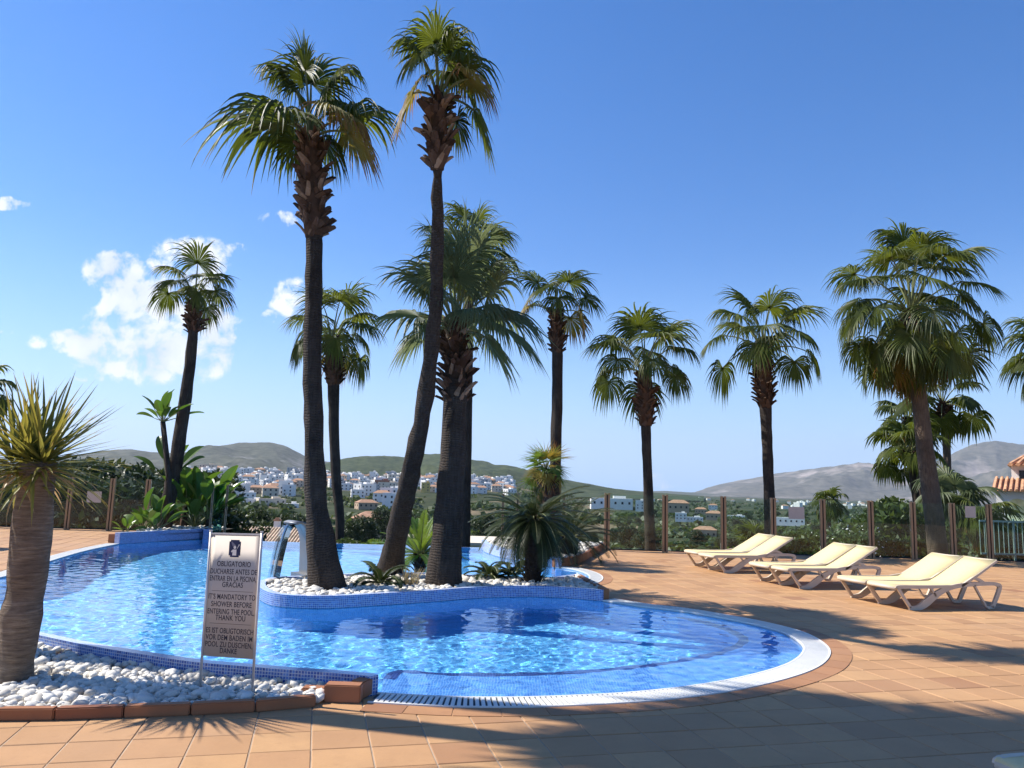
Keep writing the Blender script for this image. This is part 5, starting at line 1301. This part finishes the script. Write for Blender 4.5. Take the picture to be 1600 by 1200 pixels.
LAB = {('flat', 'white'): 'white flat-roofed block in the hillside town', ('hip', 'white'): 'white house with a low tiled roof in the hillside town', ('hip', 'cream'): 'cream house with a tiled roof in the hillside town', ('flat', 'cream'): 'cream flat-roofed block in the hillside town', ('flat', 'grey'): 'pale grey flat-roofed block in the hillside town',
       ('hip', 'tan'): 'tan stone house with a tiled roof in the hillside town', ('flat', 'brick'): 'brick red block in the hillside town', ('flat', 'yellow'): 'narrow yellow block in the hillside town'}
def house(v, x, y, z, rz, s_, label, group, detail=True):
    kd, c, wm, rm, im, w = HV[v]; t = thing('house', label, 'house', (x, y, z), rz, group); t.scale = (s_,) * 3
    obj('wall', wm, t); obj('roof' if kd == 'hip' else 'parapet', rm, t)
    if detail: tag(obj('window_set', im, t), kind='stuff')
    return t
wts = [0, 0, 0, 0, 1, 1, 2, 2, 2, 3, 3, 4, 5, 6, 7]
placed = []
tries = 0
while len(placed) < 292 and tries < 14000:
    tries += 1
    px = rng.uniform(285, 800); u = rng.random(); r_ = 380 + 780 * u ** .6
    lo = 330 if px < 640 else 420
    if px > 700 and r_ < 620: continue
    if r_ < 640 and not (330 < px < 480 or 540 < px < 640): continue
    a = az_of(px); x, y = r_ * math.sin(a), r_ * math.cos(a)
    if any((x - p[0]) ** 2 + (y - p[1]) ** 2 < (7.5 + r_ * .004) ** 2 for p in placed): continue
    placed.append((x, y)); v = rng.choice(wts)
    house(v, x, y, ground_z(x, y), -a + rng.choice((0, 0, .25, -.3, .6)) + rng.uniform(-.1, .1), rng.uniform(.65, .95) * (1.15 if r_ > 720 else 1), LAB[HV[v][:2]], 'houses of the hillside town')
def ph(v, px, py, r_, s_, label, rz=0., group=None):
    d = ray(px, py); a = math.atan2(d.x, d.y); x, y = r_ * math.sin(a), r_ * math.cos(a); z = EYE + d.z / math.hypot(d.x, d.y) * r_
    house(v, x, y, z, -a + rz, s_, label, group)
ph(8, 597, 766, 720, 1.0, 'large brick red hall in the hillside town'); ph(9, 665, 768, 640, .8, 'bright yellow block between two leaning island palms'); ph(5, 422, 800, 400, .72, 'wide cream building low on the town slope left of the spout palm', .2)
ph(1, 394, 798, 405, .62, 'long white building low on the town slope'); ph(0, 453, 802, 390, .7, 'white building half hidden by the spout palm'); ph(7, 572, 800, 380, .75, 'reddish tiled house below the hall', .3); ph(11, 588, 833, 165, .75, 'white house with a tiled roof below the lime bush', .1)
ph(2, 1000, 796, 440, .55, 'white tall house beside the first palm outside the fence'); ph(10, 955, 790, 460, 1.1, 'long pale building with terraces beyond the cycad bed', .1); ph(11, 1060, 796, 420, .85, 'tan villa with a tiled roof on the valley slope'); ph(0, 1064, 812, 330, .42, 'white two-storey farmhouse in the valley')
ph(10, 1083, 813, 332, .36, 'white farmhouse wing with a tiled roof in the valley'); ph(11, 1116, 810, 380, .6, 'cream house with a tiled roof in the middle of the valley'); ph(11, 1102, 838, 200, .42, 'brown stone barn in the terraced fields'); ph(0, 1086, 838, 198, .18, 'small white shed against the stone barn')
ph(10, 1150, 810, 420, .4, 'white house beside the second palm outside the fence'); ph(11, 1095, 801, 450, .5, 'small cream house above the white farmhouse'); ph(3, 1114, 796, 560, .5, 'white house with a tiled roof up the valley slope')
ph(10, 1232, 817, 300, .5, 'flat white building behind the paper notice on the fence')
for k in range(46):
    px = rng.uniform(1230, 1370) if k < 34 else rng.uniform(930, 1240); r_ = rng.uniform(700, 2600); a = az_of(px); x, y = r_ * math.sin(a), r_ * math.cos(a)
    house(rng.choice((0, 2, 3, 3)), x, y, ground_z(x, y), rng.uniform(0, 3), rng.uniform(.5, .9), 'tiny white house scattered over the far plain below the mountain', 'houses on the far plain', False)

# tiled roof just below the spill edge
Yr = 50.0; a = at(318, 822, Yr); b = at(500, 827.5, Yr); zt = (a.z + b.z) / 2; L = b.x - a.x; o = Vector(((a.x + b.x) / 2, Yr, zt - 4.2))
t = thing('tiled_house', 'low house with a long ridged pantile roof below the spill edge', 'house', o)
m = MB(); m.box((0, 0, 1.1), (L - .8, 9, 4.0)); m.build('wall', MW['cream'], t)
m = MB(); m.add([(-L / 2, -5, 2.55), (L / 2, -5, 2.55), (L / 2, 0, 4.2), (-L / 2, 0, 4.2), (L / 2, 5, 2.55), (-L / 2, 5, 2.55)], [(0, 1, 2, 3), (3, 2, 4, 5)]); rf = m.build('roof', mat_simple('roof_shadow', (.20, .13, .08), .9), t)
m = MB(); nc = int(L / .19)
for i in range(nc):
    x = -L / 2 + (i + .5) * L / nc; m.tube([(x, -5.05, 2.58), (x, 0, 4.24)], .062, 6)
tag(m.build('pantile_row', mat_simple('pantile', (.62, .47, .33), .9, var=.35, scale=2), rf), kind='stuff')
for px in (378, 431):
    p = at(px, 820, Yr) - o; m = MB(); m.box((p.x, .3, 4.3), (.36, .34, .7)); c_ = m.build('chimney', MW['white'], rf); m = MB(); m.box((p.x, .3, 4.69), (.46, .42, .08)); m.box((p.x, .3, 4.785), (.26, .24, .11)); m.build('chimney_cap', M_ROOF, c_)
p = at(728, 846, 44); t = thing('pavilion', 'low white flat-roofed building behind the stout palm below the spill edge', 'building', (p.x, 44, p.z - 2.4))
m = MB(); m.box((0, 0, 1.2), (7.5, 5, 2.4)); m.build('wall', MW['white'], t); m = MB(); m.box((0, 0, 2.47), (8, 5.5, .14)); m.build('roof', MW['cream'], t)
for i in range(5): m = MB(); m.box((-3 + i * 1.5, -2.5, 1.2), (.6, .08, 1.2)); m.build('window', M_PANE, t)

# villa at the right-hand edge
def vat(px, py, Y): return at(px, py, Y)
Yv = 33.0; c = at(1640, 800, Yv); gz = -3.5; t = thing('villa', 'white villa with orange tiled roofs and an arched porch beyond the fence', 'villa', (c.x, Yv, gz), -math.atan2(c.x, Yv)); Dv = math.hypot(c.x, Yv)
def vb(name, x0, x1, y0, y1, z0, z1, mt, par=None): m = MB(); m.box(((x0 + x1) / 2, (y0 + y1) / 2, (z0 + z1) / 2), (x1 - x0, y1 - y0, z1 - z0)); return m.build(name, mt, par or t)
def lx(px): return Dv * math.tan(az_of(px) - az_of(1640))
def lz(py, px=1590): d = ray(px, py); return EYE + d.z / math.hypot(d.x, d.y) * Dv - gz
vb('tower', lx(1584), lx(1760), 0, 5, lz(758), lz(727), MW['white'])
m = MB(); x0, x1, zz = lx(1578), lx(1766), lz(727)
m.add([(x0, -.5, zz), (x1, -.5, zz), (x1, 5.5, zz), (x0, 5.5, zz), (x0 + 1.4, 2.5, zz + .75), (x1 - 1.4, 2.5, zz + .75)], [(0, 1, 5, 4), (1, 2, 5), (2, 3, 4, 5), (3, 0, 4), (3, 2, 1, 0)]); rf = m.build('roof', M_ROOF, t)
M_PAN2 = mat_simple('pantile_orange', (.52, .28, .15), .9, var=.4, scale=2); m = MB(); n = int((x1 - x0) / .26)
for i in range(n): m.tube([(x0 + (i + .5) * (x1 - x0) / n, -.55, zz + .02), (min(max(x0 + (i + .5) * (x1 - x0) / n, x0 + .9), x1 - .9), 2.0, zz + .66)], .09, 6)
tag(m.build('pantile_row', M_PAN2, rf), kind='stuff')
fr = vb('window', lx(1596), lx(1618), -.06, .02, lz(748), lz(735), M_PANE)
x0, x1, zz = lx(1556), lx(1790), lz(764)
m = MB(); m.add([(x0, -2.4, zz - .12), (x1, -2.4, zz - .12), (x1, .3, zz + .45), (x0, .3, zz + .45), (x1, .3, zz - .12), (x0, .3, zz - .12)], [(0, 1, 2, 3), (1, 4, 2), (0, 3, 5), (0, 5, 4, 1)]); r2 = m.build('porch_roof', M_ROOF, t)
m = MB(); n = int((x1 - x0) / .19)
for i in range(n): x = x0 + (i + .5) * (x1 - x0) / n; m.tube([(x, -2.45, zz - .09), (x, .3, zz + .5)], .06, 6)
tag(m.build('pantile_row', M_PAN2, r2), kind='stuff')
# porch front with arched openings
def arch_wall(x0, x1, zb, zt, cx, w, spring):
    top = [(cx + w / 2 * math.cos(q), spring + w / 2 * math.sin(q)) for q in np.linspace(0, math.pi, 17)]
    m = MB()
    for y in (-2.1, -1.8):
        loop = [(x0, zb), (x0, zt), (x1, zt), (x1, zb), (cx + w / 2, zb)] + top + [(cx - w / 2, zb)]
        m2 = MB(); flat(m2, [Vector(p) for p in loop], 0); m.add([(v[0], y, v[1]) for v in m2.v], m2.f)
    ed = [(cx + w / 2, zb)] + top + [(cx - w / 2, zb)]
    for a_, b_ in zip(ed[:-1], ed[1:]): m.add([(a_[0], -2.1, a_[1]), (b_[0], -2.1, b_[1]), (b_[0], -1.8, b_[1]), (a_[0], -1.8, a_[1])], [(0, 1, 2, 3)])
    m.add([(x0, -2.1, zb), (x0, -1.8, zb), (x0, -1.8, zt), (x0, -2.1, zt)], [(0, 1, 2, 3)]); return m
xa, xb = lx(1562), lx(1640); arch_wall(xa, xb, 0, zz - .13, (lx(1575) + lx(1612)) / 2, lx(1612) - lx(1575), lz(795)).build('porch_front', MW['white'], t)
arch_wall(xb + .003, lx(1740), 0, zz - .13, (lx(1655) + lx(1692)) / 2, lx(1692) - lx(1655), lz(795)).build('porch_front', MW['white'], t)
vb('rear_wall', lx(1562) + .2, lx(1760), .31, .5, 0, zz, mat_simple('pale_green_wall', (.55, .66, .50), .9)); vb('porch_floor', lx(1562), lx(1760), -2.1, .3, 0, lz(842), MW['cream'])
# green railing
t = thing('metal_railing', 'pale green metal railing outside the fence below the villa', 'railing', (0, 0, 0)); Mg = mat_simple('green_paint', (.24, .34, .30), .5)
xa, xb = at(1532, 850, 21.9).x, at(1680, 850, 21.9).x
for z in (.12, 1.02):
    m = MB(); m.box(((xa + xb) / 2, 21.9, z), (xb - xa, .045, .05)); m.build('rail', Mg, t)
n = int((xb - xa) / .13); bar = MB(); bar.box((0, 0, .57), (.016, .016, .9)); bar = bar.mesh('bar', Mg)
for i in range(n + 1): obj('bar', bar, t, (xa + (xb - xa) * i / n, 21.9, 0))
for i in range(4): m = MB(); m.box((xa + .2 + (xb - xa - .4) * i / 3, 21.9, -1.2), (.04, .04, 4.6)); m.build('post', Mg, t)

# ------------------------------------------------------------------ air between here and the mountains
m = MB(); m.box((0, 0, 0), (1, 1, 1)); hz_ = m.build('haze', [])
hz_.scale = (26000, 26000, 1160); hz_.location = (0, 3000, 520); hz_['kind'] = 'stuff'
t = NT('haze_air'); pv = t.N('ShaderNodeVolumePrincipled', {'Color': (.80, .88, 1.0, 1), 'Density': 4.8e-5, 'Anisotropy': .2}); t.l.new(pv.outputs[0], t.out.inputs['Volume'])
hz_.data.materials.append(t.m)
